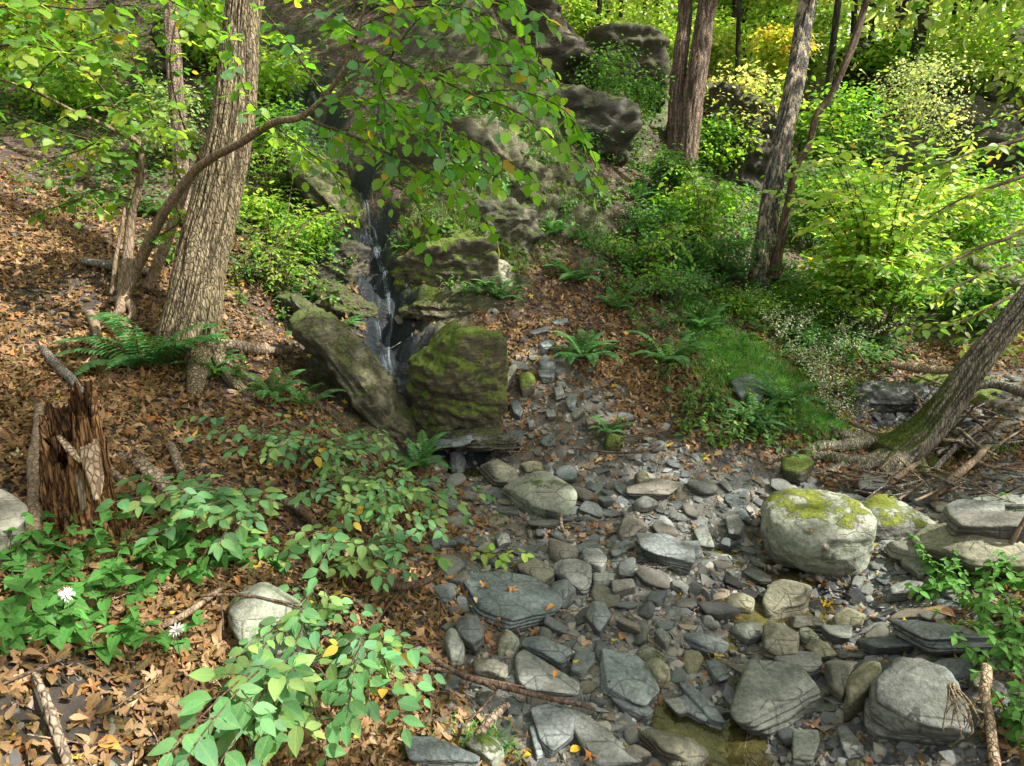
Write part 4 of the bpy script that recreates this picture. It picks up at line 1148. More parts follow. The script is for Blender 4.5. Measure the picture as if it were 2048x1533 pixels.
litter("distant_fallen_leaves", 20000, dens_bank, 32, .042, "dry leaves strewn on the upper slopes", lo=True, ymax=16)
litter("stream_leaves", 1300, dens_bed, 33, .03, "scraps of dry leaf caught between the stream stones", yellow=.05, ymax=6)

# ground twigs
def twigs(n, seed):
    r = np.random.default_rng(seed)
    xy = scatter(n, lambda p: (1 - .5 * blobmask(ROCK, p)) * (1 - .6 * blobmask(BED, p)), ymax=7, seed=seed)
    parts = []
    for p in xy:
        L = r.uniform(.05, .28); a = r.uniform(0, 6.28); d = np.array([math.cos(a), math.sin(a)])
        q = np.array([p + d * L * t + .08 * L * r.standard_normal(2) for t in (0, .33, .66, 1)])
        z = H(q) + r.uniform(.01, .04)
        rr = r.uniform(.0012, .0035)
        parts.append(tube(np.concatenate([q, z[:, None]], 1), [rr, rr, rr * .8, rr * .4], 4, .05))
    V, F, U, C = join(parts)
    o = put("ground_twigs", mesh_np("ground_twigs", V, F, U), M_DEAD); tag(o, "thin dry twigs and stalks scattered over the litter", "twigs", kind="stuff")
twigs(750, 8)

# single fallen leaves that stand out
YEL, ORG, PAL, BRN = (.62, .42, .03), (.5, .2, .05), (.48, .34, .22), (.28, .14, .07)
LV = [((508+0,0),0)]
singles = [(1360,1160+38,YEL,.045,"bright yellow fallen leaf on wet gravel below the oblong stone",1),(940,1290+190,YEL,.05,"yellow fallen leaf at the bottom edge near the grass tuft",0),
 (815,1515,(.55,.42,.18),.13,"long dry yellow leaf curling over the dark bottom slab",0),(1047,1505,YEL,.08,"yellow and brown curled leaf left of the bottom centre slab",0),
 (1140,1510,YEL,.07,"yellow leaf half folded right of the bottom centre slab",0),(1180,1515,ORG,.08,"orange brown leaf beside a yellow one at the bottom edge",1),
 (1107,1215,ORG,.06,"orange leaf standing on the right tip of the leaf covered slab",0),(1222,1283,YEL,.045,"small yellow leaf above the broad oval slab",0),
 (1240,1285,BRN,.10,"large brown leaf lying on round cobbles above the broad oval slab",0),(1220,1037,YEL,.05,"yellow leaf behind the tent shaped stone",1),
 (1112,1347,ORG,.05,"orange leaf on the edge of the sun dappled slab",0),(1145,1328,YEL,.04,"yellow leaf tip beside the small flat slate",0),
 (970,1175,ORG,.08,"rust coloured curled leaf on the leaf covered slab",1),(1025,1180,ORG,.09,"bunch of rust coloured leaves heaped on the leaf covered slab",1),
 (950,1200,PAL,.05,"pale folded leaf on the leaf covered slab",0),(940,1218,ORG,.05,"dark orange leaf low on the leaf covered slab",0),(1000,1245,ORG,.04,"tiny orange leaf on the front edge of the leaf covered slab",0),
 (590,1200,(.6,.45,.05),.09,"yellow leaf lying on the lichen crusted rock under a twig",0),(283,1265,(.55,.28,.08),.08,"upright orange leaf between the heart leaved plants",0),
 (275,1345,PAL,.09,"tan pointed leaf on dark soil below the heart leaved plants",1),(515,1513,(.75,.8,.72),.06,"white upturned leaf at the bottom edge of the litter",0),
 (240,1420,PAL,.12,"large pale brown lobed leaf at the lower left",1),(200,1490,ORG,.09,"orange curled leaf beside the split stick lower left",0),
 (35,1410,(.35,.25,.22),.12,"greyish purple lobed leaf on bare soil at the left edge",1),(40,575,(.6,.25,.05),.08,"bright orange leaf on the bare soil high on the left slope",1),
 (65,720,(.45,.32,.12),.09,"olive tan oval leaf left of the diagonal stick",0),(30,920,(.5,.45,.3),.10,"cream lobed leaf left of the fallen pale limb",1),
 (110,855,(.55,.42,.12),.07,"yellow tan leaf beside the top of the rotten stump",0),(30,735+20,PAL,.09,"curled tan leaf at the left edge of the slope",0),
 (283,830,ORG,.07,"light orange leaf on the slope right of the stump",1),(325,700,(.6,.48,.32),.09,"pale star shaped leaf caught on the tree foot fern",1),
 (1450,920+20,(.5,.24,.08),.08,"copper leaf under the brown bank",1),(1225,920,(.5,.27,.12),.09,"copper coloured leaf hanging on the bank right of the scree",1),
 (1090,785,(.5,.24,.12),.06,"reddish leaf scrap right of the mossy scree stones",1),(1650,1215,YEL,.08,"yellow brown leaf pile edge right of the tan wedge stone",1),
 (1690,1225,ORG,.09,"orange leaf pile right of the tan wedge stone",1),(1700,1305,ORG,.08,"curled orange leaf above the rounded boulder",1),(1690,1325,(.45,.3,.2),.06,"pale brown leaf above the rounded boulder",0),
 (1895,1428,BRN,.07,"brown leaf resting on white roots at the right",0),(1860,1338,(.55,.2,.04),.045,"small orange leaf above the cracked slab",0),(1725,1520,(.45,.22,.12),.07,"copper leaf on mud at the bottom edge",0),
 (1620,1068,ORG,.03,"small rust leaf stuck on the mossy boulder",0),(1910,1240,(.38,.2,.1),.16,"big flat brown leaf among the right bank plants",0),(1650,1095,(.5,.24,.1),.035,"pinkish leaf chip on the front of the mossy boulder",0)]
for i, (x, y, c, s, lab, k) in enumerate(singles):
    P = G(x, y)
    # rest on whatever stone is below
    for sn, cc, r_, ob in HERO:
        if (cc[0] - P[0]) ** 2 + (cc[1] - P[1]) ** 2 < (r_ * 1.1) ** 2:
            oo = np.array(ray(x, y)); dg = Vector(CAM - np.array(ob.location)); 
            hitres = ob.ray_cast(dg, Vector(oo))
            if hitres[0]:
                P = np.array(hitres[1]) + np.array(ob.location) - oo * .01; break
    t = T_ST[i % 4] if k else T_OV
    V, F, U, C = stamp(t, np.zeros((1, 3)), np.array([[math.cos(i * 1.7), math.sin(i * 1.7), .1]]), np.array([[.1, -.25, 1]]), np.array([[s * .62, s * .68, s * 1.3 * (-1) ** i]]), jitter_col(c, 1, .05))
    V += np.array([0, 0, .012])
    tag(put("fallen_leaf", mesh_np("fallen_leaf", V, F, U, C), M_DRY, P), lab, "leaf", "single leaves lying on stones and litter")

# ------------------------------------------------------------------ dead wood
def stick(pts, label, mat=M_DEAD, cat="stick", name="stick", sides=9, wob=.012, rough=.35, flat=None, forks=(), jag=0.0, lean=False):
    """pts: (px, py, height above ground m, width px)"""
    P = []; R = []
    for x, y, h, w in pts:
        p = G(x, y, h); d = proj(p)[2]
        P.append(p); R.append(w * d / FPX / 2)
    P = np.array(P); b = P[0].copy()
    parts = [tube(P - b, R, sides, max(.012, min(R) * 1.2), wob, seed=len(label), rough=rough, flat=flat)]
    for fk in forks:
        Q = []; S_ = []
        for x, y, h, w in fk:
            p = G(x, y, h); d = proj(p)[2]; Q.append(p); S_.append(w * d / FPX / 2)
        parts.append(tube(np.array(Q) - b, S_, 6, .02, wob * .6, seed=3, rough=rough))
    V, F, U, C = join(parts)
    if jag:
        r = np.random.default_rng(len(label))
    tag(put(name, mesh_np(name, V, F, U), mat, b), label, cat)
K = stick
K([(42,1195,.02,14),(55,1120,.04,24),(65,1060,.05,30),(72,980,.06,30),(76,900,.07,28),(80,812,.07,14)], "pale fallen limb standing nearly upright in the picture left of the stump", M_STEM, "limb", "fallen_limb", 12, forks=[[(68,1040,.05,14),(95,1085,.03,10),(112,1108,.02,6)],[(74,905+40,.06,12),(105,915,.05,9)]])
K([(85,695,.03,14),(110,725,.04,18),(140,755,.04,18),(165,785,.03,14)], "short mossy grey stick lying diagonally on the left slope", M_DEADG)
K([(180,628,.03,20),(192,660,.05,16),(192,695,.04,14),(180,728,.02,12)], "short stub of broken branch left of the tree foot fern", M_STEM)
K([(165,522,.03,22),(215,530,.04,30),(260,540,.04,30),(303,547,.03,18)], "weathered grey log behind the multi stemmed sapling", M_DEADG, "log", "log", 12, flat=.6)
K([(418,690,.04,26),(470,692,.05,26),(520,698,.05,22),(562,705,.04,14)], "brown log end lying right of the big furrowed tree", M_DEAD, "log", "log", 12)
K([(275,920,.03,26),(310,950,.04,34),(340,985,.04,32),(378,1032,.02,22)], "split pale log half hidden under green shrub leaves", M_DEAD, "log", "log", 12, flat=.6)
K([(340,888,.03,16),(352,915,.05,18),(365,945,.05,15),(376,968,.03,12)], "short smooth stick above the split pale log", M_DEAD)
K([(215,925,.02,12),(235,952,.03,16),(255,965,.02,14)], "curved root stub right of the rotten stump", M_STEM)
K([(442,1178,.05,12),(405,1208,.06,12),(365,1235,.05,14),(322,1258,.03,10)], "bare pale stick pointing at the lichen crusted rock", M_STEM)
K([(400,1192,.08,6),(480,1190,.14,7),(550,1202,.2,6),(612,1218,.22,4)], "thin brown twig crossing over the lichen crusted rock", M_TWIG, forks=[[(440,1192,.1,4),(445,1250,.05,4),(450,1285,.02,3)]])
K([(68,1345,.03,10),(85,1385,.05,16),(108,1440,.05,20),(125,1490,.04,20),(142,1540,.03,18)], "long split yellowish stick at the bottom left corner", M_DEAD, flat=.6)
K([(0,1372,.02,5),(60,1345,.03,7),(110,1325,.03,6),(140,1315,.02,4)], "thin brown stalk lying across the long split stick", M_TWIG)
K([(655,1100,.05,10),(700,1125,.08,14),(760,1165,.08,17),(820,1172,.08,16),(870,1155,.1,13),(888,1130,.16,9)], "bent dark root looping over the leaf litter in the centre", M_TWIG, "root", "root", forks=[[(805,1170,.06,5),(770,1220,.04,5),(740,1255,.03,4),(700,1290,.02,3)]])
K([(560,1000,.05,20),(600,1020,.06,18),(640,1060,.06,14),(668,1100,.03,10)], "mossy crooked root under the green shrub", M_TWIG, "root", "root")
K([(815,1295,.05,8),(900,1340,.07,12),(965,1365,.08,13),(1060,1388,.07,12),(1130,1405,.06,10),(1190,1421,.05,6)], "long forked branch lying across the stones at bottom centre", M_TWIG, "branch", "fallen_branch", forks=[[(850,1335,.05,9),(930,1350,.06,8),(1050,1374,.04,5)],[(995,1378,.07,7),(960,1420,.05,6),(920,1460,.03,4)],[(965,1365,.08,10),(990,1378,.08,9)]])
K([(1016,1408,.03,14),(985,1440,.05,19),(955,1475,.03,14)], "short yellow brown broken branch above the bottom grass tuft", M_DEAD)
K([(855,800,.10,10),(850,835,.14,14),(872,870,.1,13),(900,905,.04,9)], "crooked pale stick leaning in the chute beside the mossy outcrop", M_DEAD, forks=[[(868,865,.1,4),(905,842,.2,3)]])
K([(1122,1030,.06,7),(1122,1055,.06,7),(1135,1085,.03,5)], "short tan stick sticking up behind the smooth stones", M_DEAD)
K([(820,918,.05,3),(880,900,.07,5),(960,900,.06,5),(1050,905,.03,3)], "thin pale twig lying across the waterfall pool", M_DEAD)
K([(1340,880,.03,3),(1290,902,.06,5),(1230,905,.05,5),(1140,880+18,.04,3)], "thin curved twig on the scree beside the small fern", M_TWIG)
K([(1345,860,.05,4),(1230,880,.06,4)], "short straight twig on the bank right of the scree", M_TWIG)
K([(1110,1223,.05,5),(1150,1222,.06,5),(1180,1212,.05,3)], "short pale twig behind the dark angular stone", M_DEAD)
K([(1985,1150,.05,10),(2010,1110,.1,10),(2035,1065,.2,9),(2062,1010,.3,7)], "slim pale stick rising at the right edge of the stream", M_STEM)
K([(1972,1335,.10,20),(1968,1390,.10,20),(1980,1440,.07,18),(1995,1540,.03,22)], "bleached forked driftwood stick at the bottom right corner", M_SPLINT, "driftwood", "driftwood", 12, forks=[[(1972,1440,.07,10),(1960,1455,.06,8)]])
K([(1738,1002,.03,8),(1775,970,.08,12),(1810,945,.1,12),(1838,925,.1,7)], "pale driftwood pole leaning against the foot of the leaning tree", M_STEM, "driftwood", "driftwood")
K([(1865,1003,.03,14),(1895,965,.1,16),(1930,935,.14,16),(1975,895,.14,10)], "peeled brown driftwood branch right of the leaning tree", M_STEM, "driftwood", "driftwood", forks=[[(1950,920,.14,9),(1985,935,.1,8),(2050,940,.1,5)]])
K([(1780,910,.05,16),(1830,868,.15,20),(1900,860,.12,18),(1960,905,.08,14)], "low driftwood pole jammed behind the leaning tree", M_DEADG, "driftwood", "driftwood")
K([(1845,503,.2,22),(1890,545,.2,24),(1930,575,.15,24),(1965,600,.1,20)], "fallen trunk slanting down behind the yellow green shrub", M_DEADG, "log", "log", 14)
K([(1905,515,.3,24),(1940,555,.25,26),(1975,590,.15,24)], "second fallen trunk crossing behind the first, shaggy barked", M_BARK_B, "log", "log", 14)
K([(1945,522,.5,20),(2000,555,.5,22),(2070,590,.5,24)], "dark fallen pole entering from the right edge above the leaning tree", M_DEADG, "log", "log", 12)
K([(1780,728,.2,12),(1830,735,.2,18),(1880,742,.2,16),(1960,740,.2,10)], "bleached flat log on top of the upstream debris", M_SPLINT, "log", "log", 12)
K([(1850,790,.08,14),(1920,775,.12,16),(1990,770,.12,18),(2060,790,.1,20)], "dark wet log lying across the upstream channel", M_DEADG, "log", "log", 12)
K([(1820,770,.1,5),(1835,800,.1,7),(1845,835,.05,5)], "pinkish root dangling over the cascade ledge", M_STEM)
K([(1700,845,.05,8),(1745,865,.08,10),(1790,875,.08,9),(1850,870,.1,6)], "thin pole lying behind the mossy foot of the leaning tree", M_STEM)
K([(1990,880,.05,4),(1940,830,.25,5),(1900,800,.3,4)], "wiry stem arching over the mossy brown ledge", M_TWIG)
K([(1840,900,.02,4),(1915,850,.2,5),(1960,800,.35,3)], "second wiry stem behind the leaning tree", M_TWIG)
# white rootlets on the cracked slab
rp = []
b0 = G(1900, 1365, .2)
for k in range(11):
    x1 = 1895 + rnd.uniform(-10, 70); y1 = 1440 + rnd.uniform(-10, 60)
    pts = [G(1900 + rnd.uniform(-5, 8), 1368, .2), G((1900 * .45 + x1 * .55) + rnd.uniform(-8, 14), 1400, .22), G(x1 + rnd.uniform(-5, 5), y1 - 15, .2), G(x1 - rnd.uniform(0, 18), y1, .17)]
    rp.append(tube(np.array(pts) - b0, [.003, .0026, .002, .001], 5, .03, .01, seed=k))
V, F, U, C = join(rp)
tag(put("rootlets", mesh_np("rootlets", V, F, U), M_SPLINT, b0), "tangle of thin whitish rootlets draped over the biggest cracked slab", "roots")

# driftwood tangle: countable pieces as single sticks
DJ = random.Random(3)
for k in range(84):
    x = DJ.uniform(1690, 2048); y = DJ.uniform(930, 990) if k % 2 else DJ.uniform(740, 900)
    if k % 2 == 0 and x < 1850 and y > 800: x += 150
    a = DJ.gauss(0, .45); L = DJ.uniform(40, 130); w = DJ.uniform(3, 11) if k % 4 == 0 else DJ.uniform(2.5, 6)
    pts = [(x - L * math.cos(a) / 2, y - L * math.sin(a) / 2, DJ.uniform(.02, .12), w), (x, y + DJ.uniform(-6, 6), DJ.uniform(.04, .16), w), (x + L * math.cos(a) / 2, y + L * math.sin(a) / 2, DJ.uniform(.02, .14), w * .6)]
    p0 = G(*pts[1][:2])
    lab = auto_label(("thin" if w < 4.5 else "stout") + (" short" if L < 80 else " long") + " debris stick", p0[:2])
    K(pts, lab, DJ.choice([M_DEADG, M_STEM, M_TWIG, M_DEAD]), "stick", "debris_stick", 6)
    bpy.data.objects[-1 if False else 0]
for o in [o for o in COL.objects if o.name.startswith("debris_stick")]:
    o["group"] = "sticks of the driftwood jam on the right"

# ------------------------------------------------------------------ rotten stump
def stump():
    b = G(160, 1058); d = proj(b)[2]
    u = d / FPX
    t = thing("tree_stump", b, "rotten orange brown tree stump with jagged top and hollow", "stump")
    n, m = 150, 110
    a = np.linspace(0, 2 * np.pi, n, endpoint=False); A_, Z_ = np.meshgrid(a, np.linspace(0, 1, m))
    q = np.stack([np.cos(A_) * 2.2, np.sin(A_) * 2.2, Z_ * .5], -1)
    jag = .5 + .5 * vnoise(np.stack([np.cos(a) * 3.5, np.sin(a) * 3.5, a * 0 + 4], -1)) + .3 * vnoise(np.stack([np.cos(a) * 11, np.sin(a) * 11, a * 0 + 8], -1)) + .2 * vnoise(np.stack([np.cos(a) * 30, np.sin(a) * 30, a * 0 + 8], -1))
    top = (212 + 62 * jag) * u * (1 + .10 * np.cos(a - 1.2))
    # tall slivers at left and right, low front
    top *= 1 - .38 * np.exp(-((np.angle(np.exp(1j * (a + np.pi / 2 + .2)))) / .6) ** 2)
    base_r = (66 + 20 * np.exp(-Z_ * 9)) * u * (1 - .22 * Z_)
    fur = fbm(np.stack([np.cos(A_) * 7, np.sin(A_) * 7, Z_ * 1.6], -1), 4) + .5 * fbm(np.stack([np.cos(A_) * 22, np.sin(A_) * 22, Z_ * 3], -1), 2) + .25 * fbm(np.stack([np.cos(A_) * 9, np.sin(A_) * 9, Z_ * 26], -1), 2)
    Rr = base_r * (1 + .22 * fur + .10 * vnoise(q * 1.2))
    V = np.stack([Rr * np.cos(A_) * 1.0 + Z_ * 22 * u, Rr * np.sin(A_) * .85, Z_ * top[None] - .05 * (Z_ == 0)], -1)
    inn = V.copy(); inn[..., 0] = (inn[..., 0] - Z_ * 22 * u) * .72 + Z_ * 22 * u; inn[..., 1] *= .72; inn[..., 2] -= .006
    VV = np.concatenate([V.reshape(-1, 3), inn.reshape(-1, 3)])
    ix = np.arange(m * n).reshape(m, n); o2 = m * n
    f1 = np.stack([ix[:-1], np.roll(ix[:-1], -1, 1), np.roll(ix[1:], -1, 1), ix[1:]], -1).reshape(-1, 4)
    f2 = f1[:, ::-1] + o2
    f3 = np.stack([ix[-1], np.roll(ix[-1], -1), np.roll(ix[-1], -1) + o2, ix[-1] + o2], -1)
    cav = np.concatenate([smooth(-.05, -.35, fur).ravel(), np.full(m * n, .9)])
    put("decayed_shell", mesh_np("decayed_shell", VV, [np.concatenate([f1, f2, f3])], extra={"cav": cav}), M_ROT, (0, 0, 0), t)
    def plank(name, pts, r, fl, mat, sides=8):
        P = [(W(x, y, d - .11 - dd) - b) for x, y, dd in pts]
        v, f, uu, c = tube(np.array(P), r, sides, .012, .004, 2, .5, flat=fl)
        put(name, mesh_np(name, v, f, uu), mat, (0, 0, 0), t)
    plank("splinter", [(168,858,.0),(176,905,.03),(190,955,.05),(192,1000,.06)], [.028, .034, .03, .010], .3, M_SPLINT)
    plank("splinter", [(118,872,.04),(140,900,.07),(160,925,.08)], [.008, .014, .006], .4, M_SPLINT, 6)
    plank("splinter", [(158,850,-.02),(150,900,0),(158,960,.02),(165,1020,.02)], [.012, .02, .024, .012], .5, M_DEAD, 6)
stump()
# ------------------------------------------------------------------ trees
def wpt(x, y, d): return W(x, y, d)
def bark_tube(P, R, sides, step, fur_f, depth, seed=0, buttress=None, wob=0.0):
    V, F, uv, _ = tube(P, R, sides, step, wob, seed, 0, closed=True)
    nb = len(V) - 2; m = nb // sides
    Pc = V[:nb].reshape(m, sides, 3); c = Pc.mean(1, keepdims=True); dirn = Pc - c; rad = np.linalg.norm(dirn, axis=2, keepdims=True)
    a = np.linspace(0, 2 * np.pi, sides, endpoint=False)[None].repeat(m, 0); L = uv[:nb, 1].reshape(m, sides)
    k = fur_f
    tw = a + .25 * np.sin(L * 2 + seed)
    q = np.stack([np.cos(tw) * k, np.sin(tw) * k, L * 3.2 + seed], -1)
    nz = vnoise(q) + .5 * vnoise(q * np.array([2.1, 2.1, 1.7]) + 5)
    ridge = smooth(0, .38, np.abs(nz))
    big = fbm(np.stack([np.cos(a) * 1.2, np.sin(a) * 1.2, L * 1.2 + seed], -1), 3)
    disp = depth * (ridge - .8) + rad[..., 0] * .12 * big
    if buttress is not None:
        disp = disp + buttress(a, L)
    Pn = c + dirn * (1 + disp[..., None] / rad)
    V[:nb] = Pn.reshape(-1, 3)
    return V, F, uv, np.concatenate([(1 - ridge).ravel(), [0, 0]])

def trunk_mesh(name, P, R, mat, parent, b, sides=64, step=.02, fur=5, depth=.012, seed=0, mossy=None, buttress=None, wob=0):
    V, F, uv, cav = bark_tube(np.array(P) - b, R, sides, step, fur, depth, seed, buttress, wob)
    ex = {"cav": cav}
    if mossy is not None: ex["mossy"] = mossy(V + b)
    return put(name, mesh_np(name, V, F, uv, extra=ex), mat, (0, 0, 0), parent)

def px_path(pts):
    P = [W(x, y, d) for x, y, d, w in pts]; R = [w * d / FPX / 2 for x, y, d, w in pts]
    return P, R

# crown: clumps of leaves round a centre
def cloud(center, radii, n, size, seed, cols, T=T_RD4, clumps=40, spread=.22, flat=.55, shell=.55, hue=.15):
    r = np.random.default_rng(seed)
    radii = np.asarray(radii, float)
    cdir = unit(r.standard_normal((clumps, 3))); cr = shell + (1 - shell) * r.random((clumps, 1))
    cc = cdir * cr * radii
    w = r.random(clumps) + .2; w /= w.sum()
    ci = r.choice(clumps, n, p=w)
    off = r.standard_normal((n, 3)) * spread * radii.mean() * np.array([1, 1, flat])
    P = np.asarray(center) + cc[ci] + off
    Nn = unit(np.array([0, 0, 1.]) + .55 * r.standard_normal((n, 3)) )
    Y = unit(r.standard_normal((n, 3)) * np.array([1, 1, .25]) + unit(off) * .7 + np.array([0, 0, -.35]))
    cols = np.array(cols)
    cb = cols[r.integers(0, len(cols), clumps)][ci] * r.uniform(.75, 1.25, (n, 1))
    cb[:, 0] *= 1 + hue * r.standard_normal(n)
    S = size * r.uniform(.6, 1.25, n)
    return stamp(T, P, Y, Nn, S, cb.clip(.005, .9)), np.asarray(center) + cc

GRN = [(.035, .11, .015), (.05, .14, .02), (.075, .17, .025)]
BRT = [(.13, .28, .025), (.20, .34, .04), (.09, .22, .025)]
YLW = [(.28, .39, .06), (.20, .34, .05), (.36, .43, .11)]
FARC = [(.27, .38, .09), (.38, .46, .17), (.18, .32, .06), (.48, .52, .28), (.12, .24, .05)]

def limbs(base, targets, r0, seed, bend=.15, sides=6):
    r = np.random.default_rng(seed); out = []
    for t in targets:
        v = t - base; L = np.linalg.norm(v)
        m1 = base + v * .35 + np.array([0, 0, -.0]) + bend * L * r.standard_normal(3) * .5
        m2 = base + v * .7 + bend * L * r.standard_normal(3) * .4
        rr = r0 * (.5 + .5 * r.random())
        out.append(tube(np.array([base, m1, m2, t]), [rr, rr * .7, rr * .45, rr * .15], sides, max(.03, L / 14), 0, seed))
    return out

def add_crown(t, b, center, radii, n, size, seed, cols, start, r0, mat=M_LEAF, nl=9, clumps=45, T=T_RD4, bark=M_TWIG, **kw):
    (V, F, U, C), cl = cloud(center, radii, n, size, seed, cols, T=T, clumps=clumps, **kw)
    put("crown", mesh_np("crown", V - b, F, U, C), mat, (0, 0, 0), t)
    if nl:
        rr = random.Random(seed)
        Vb, Fb, Ub, Cb = join(limbs(np.array(start), [cl[i] for i in rr.sample(range(len(cl)), min(nl, len(cl)))], r0, seed))
        put("limbs", mesh_np("limbs", Vb - b, Fb, Ub), bark, (0, 0, 0), t)

# big furrowed tree
P, R = px_path([(370,735,4.02,128),(374,690,4.02,114),(388,620,4.03,104),(405,520,4.05,95),(433,400,4.08,86),(464,250,4.12,77),(478,130,4.16,71),(490,0,4.2,67)])
b = np.array([P[1][0], P[1][1], float(H(np.array(P[1][:2])))])
P = [P[0] + np.array([0, 0, -.25])] + P + [P[-1] + np.array([.25, .3, 1.2]), P[-1] + np.array([.5, .5, 3.2]), P[-1] + np.array([.6, .6, 5.5])]
R = [R[0] * 1.1] + R + [R[-1] * .95, R[-1] * .8, R[-1] * .5]
t = thing("tree", b, "big leaning tree with deeply furrowed grey brown bark on the left slope", "tree")
trunk_mesh("trunk", P, R, M_BARK_A, t, b, 200, .010, 8, .014, 2)
ro = []
for pts in ([(350,650,.10,44),(310,705,.0,30),(272,735,-.04,14)], [(398,700,.10,44),(394,750,.05,34),(388,800,-.01,20)], [(420,690,.10,44),(455,745,.03,28),(490,785,.01,20),(560,800,.0,12)]):
    Q = [G(x, y, h) for x, y, h, w in pts]; S_ = [w * 4.0 / FPX / 2 for x, y, h, w in pts]
    v, f, u, cav = bark_tube(np.array(Q) - b, S_, 40, .02, 5, .008, 4)
    ro.append((v, f, u, None))
V, F, U, C = join(ro); put("root_flare", mesh_np("root_flare", V, F, U), M_BARK_A, (0, 0, 0), t)
add_crown(t, b, (-1.2, 7.0, 9.6), (2.6, 2.2, 1.5), 2300, .13, 61, GRN, P[-1], .07, nl=12, clumps=30, spread=.17)  # crown above the frame, put in for the shade it gives

# twin trunked tree
t0 = G(1365, 372); b = t0.copy()
t = thing("tree", b, "twin trunked tree with shaggy bark, the pair joined low down, behind the slope", "tree")
PL, RL = px_path([(1353,395,7.8,36),(1352,330,7.8,32),(1353,200,7.85,30),(1362,100,7.9,29),(1371,0,8.0,27)])
PL += [PL[-1] + np.array([-.1, .2, 2.0]), PL[-1] + np.array([-.3, .3, 4.2])]; RL += [RL[-1] * .8, RL[-1] * .5]
PR, RR_ = px_path([(1374,395,7.75,44),(1374,320,7.75,41),(1386,200,7.75,40),(1401,100,7.8,38),(1416,0,7.9,37)])
PR += [PR[-1] + np.array([.2, .1, 2.0]), PR[-1] + np.array([.5, .2, 4.2])]; RR_ += [RR_[-1] * .8, RR_[-1] * .5]
trunk_mesh("trunk", PL, RL, M_BARK_B, t, b, 56, .03, 6, .014, 5)
trunk_mesh("trunk", PR, RR_, M_BARK_B, t, b, 60, .03, 6, .014, 9)
add_crown(t, b, (2.6, 8.6, 9.4), (3.2, 2.4, 1.5), 3600, .13, 62, GRN, PR[-1], .07, nl=12, clumps=30, spread=.17)  # leaf mass out of view, clumped to break up the sun

# right hand leaning tree
PP, RR_ = px_path([(1510,600,6.4,52),(1518,560,6.4,44),(1532,470,6.42,40),(1545,380,6.45,39),(1571,250,6.5,38),(1596,130,6.6,36),(1617,0,6.7,34)])
b = G(1520, 575)
PP += [PP[-1] + np.array([.35, .2, 2.0]), PP[-1] + np.array([.8, .3, 4.2])]; RR_ += [RR_[-1] * .8, RR_[-1] * .5]
t = thing("tree", b, "slender grey tree leaning right with pale lower bark at the stream bend", "tree")
trunk_mesh("trunk", PP, RR_, M_BARK_C, t, b, 64, .025, 6, .012, 12)
add_crown(t, b, (5.0, 7.6, 9.2), (3.0, 2.2, 1.4), 1900, .13, 63, GRN, PP[-1], .07, nl=12, clumps=30, spread=.17)  # unseen crown, thinned so the bank below gets more sun
# crooked thin tree beside it
PP, RR_ = px_path([(1548,560,6.3,20),(1562,480,6.3,18),(1580,390,6.3,15),(1592,335,6.3,14),(1618,290,6.35,13),(1632,235,6.35,14),(1662,190,6.4,13),(1690,130,6.4,13),(1706,90,6.45,14),(1722,40,6.5,13),(1738,-20,6.5,12)])
PP += [PP[-1] + np.array([.3, .2, 1.4]), PP[-1] + np.array([.5, .3, 3.])]; RR_ += [RR_[-1] * .8, RR_[-1] * .5]
b = G(1548, 562)
t = thing("tree", b, "thin crooked dark stemmed tree zigzagging up beside the slender grey tree", "tree")
trunk_mesh("trunk", PP, RR_, M_TWIG, t, b, 16, .03, 3, .006, 3)

# leaning mossy tree at the stream
PP, RR_ = px_path([(1775,925,4.18,90),(1800,905,4.2,80),(1850,862,4.2,66),(1895,808,4.15,58),(1945,738,4.1,52),(2000,668,4.05,46),(2070,580,4.0,42),(2180,430,3.95,38)])
b = G(1800, 905)
PP += [PP[-1] + np.array([.8, -.1, 1.1]), PP[-1] + np.array([1.4, -.1, 2.9])]; RR_ += [RR_[-1] * .85, RR_[-1] * .5]
t = thing("tree", b, "tree trunk leaning far to the right with moss on its foot and roots", "tree")
mossf = lambda Q: .6 * smooth(.75, .0, np.linalg.norm(Q - b, axis=1)) - .12
trunk_mesh("trunk", PP, RR_, M_BARK_D, t, b, 80, .018, 6, .011, 17, mossy=mossf)
ro = []
for pts in ([(1800,885,.06,50),(1740,885,.05,34),(1690,890,.04,24),(1640,890,.03,22),(1600,905,.0,12)], [(1790,905,.05,44),(1740,925,.03,28),(1700,920,.04,26),(1640,910,.03,18),(1590,918,.0,10)],
            [(1790,920,.05,40),(1772,945,.01,28),(1762,965,-.02,16)], [(1780,915,.05,36),(1730,935,.02,20),(1690,930,.02,20),(1655,945,.02,12),(1620,950,-.01,7)],
            [(1820,905,.06,40),(1845,940,.01,22),(1858,962,-.01,18)], [(1720,880,.05,30),(1680,868,.05,20),(1650,850,.02,12)]):
    Q = [G(x, y, h) for x, y, h, w in pts]; S_ = [w * 4.1 / FPX / 2 for x, y, h, w in pts]
    v, f, u, cav = bark_tube(np.array(Q) - b, S_, 32, .02, 4, .006, 4, wob=.02)
    ro.append((v, f, u, None))
V, F, U, C = join(ro); put("root_flare", mesh_np("root_flare", V, F, U, extra={"mossy": mossf(V + b) * .8}), M_BARK_D, (0, 0, 0), t)
add_crown(t, b, (7.6, 3.4, 8.2), (3.0, 3.0, 1.3), 4200, .13, 64, GRN, PP[-1], .06, nl=10, clumps=30, spread=.17)  # crown out of view, set and widened to shade the foreground

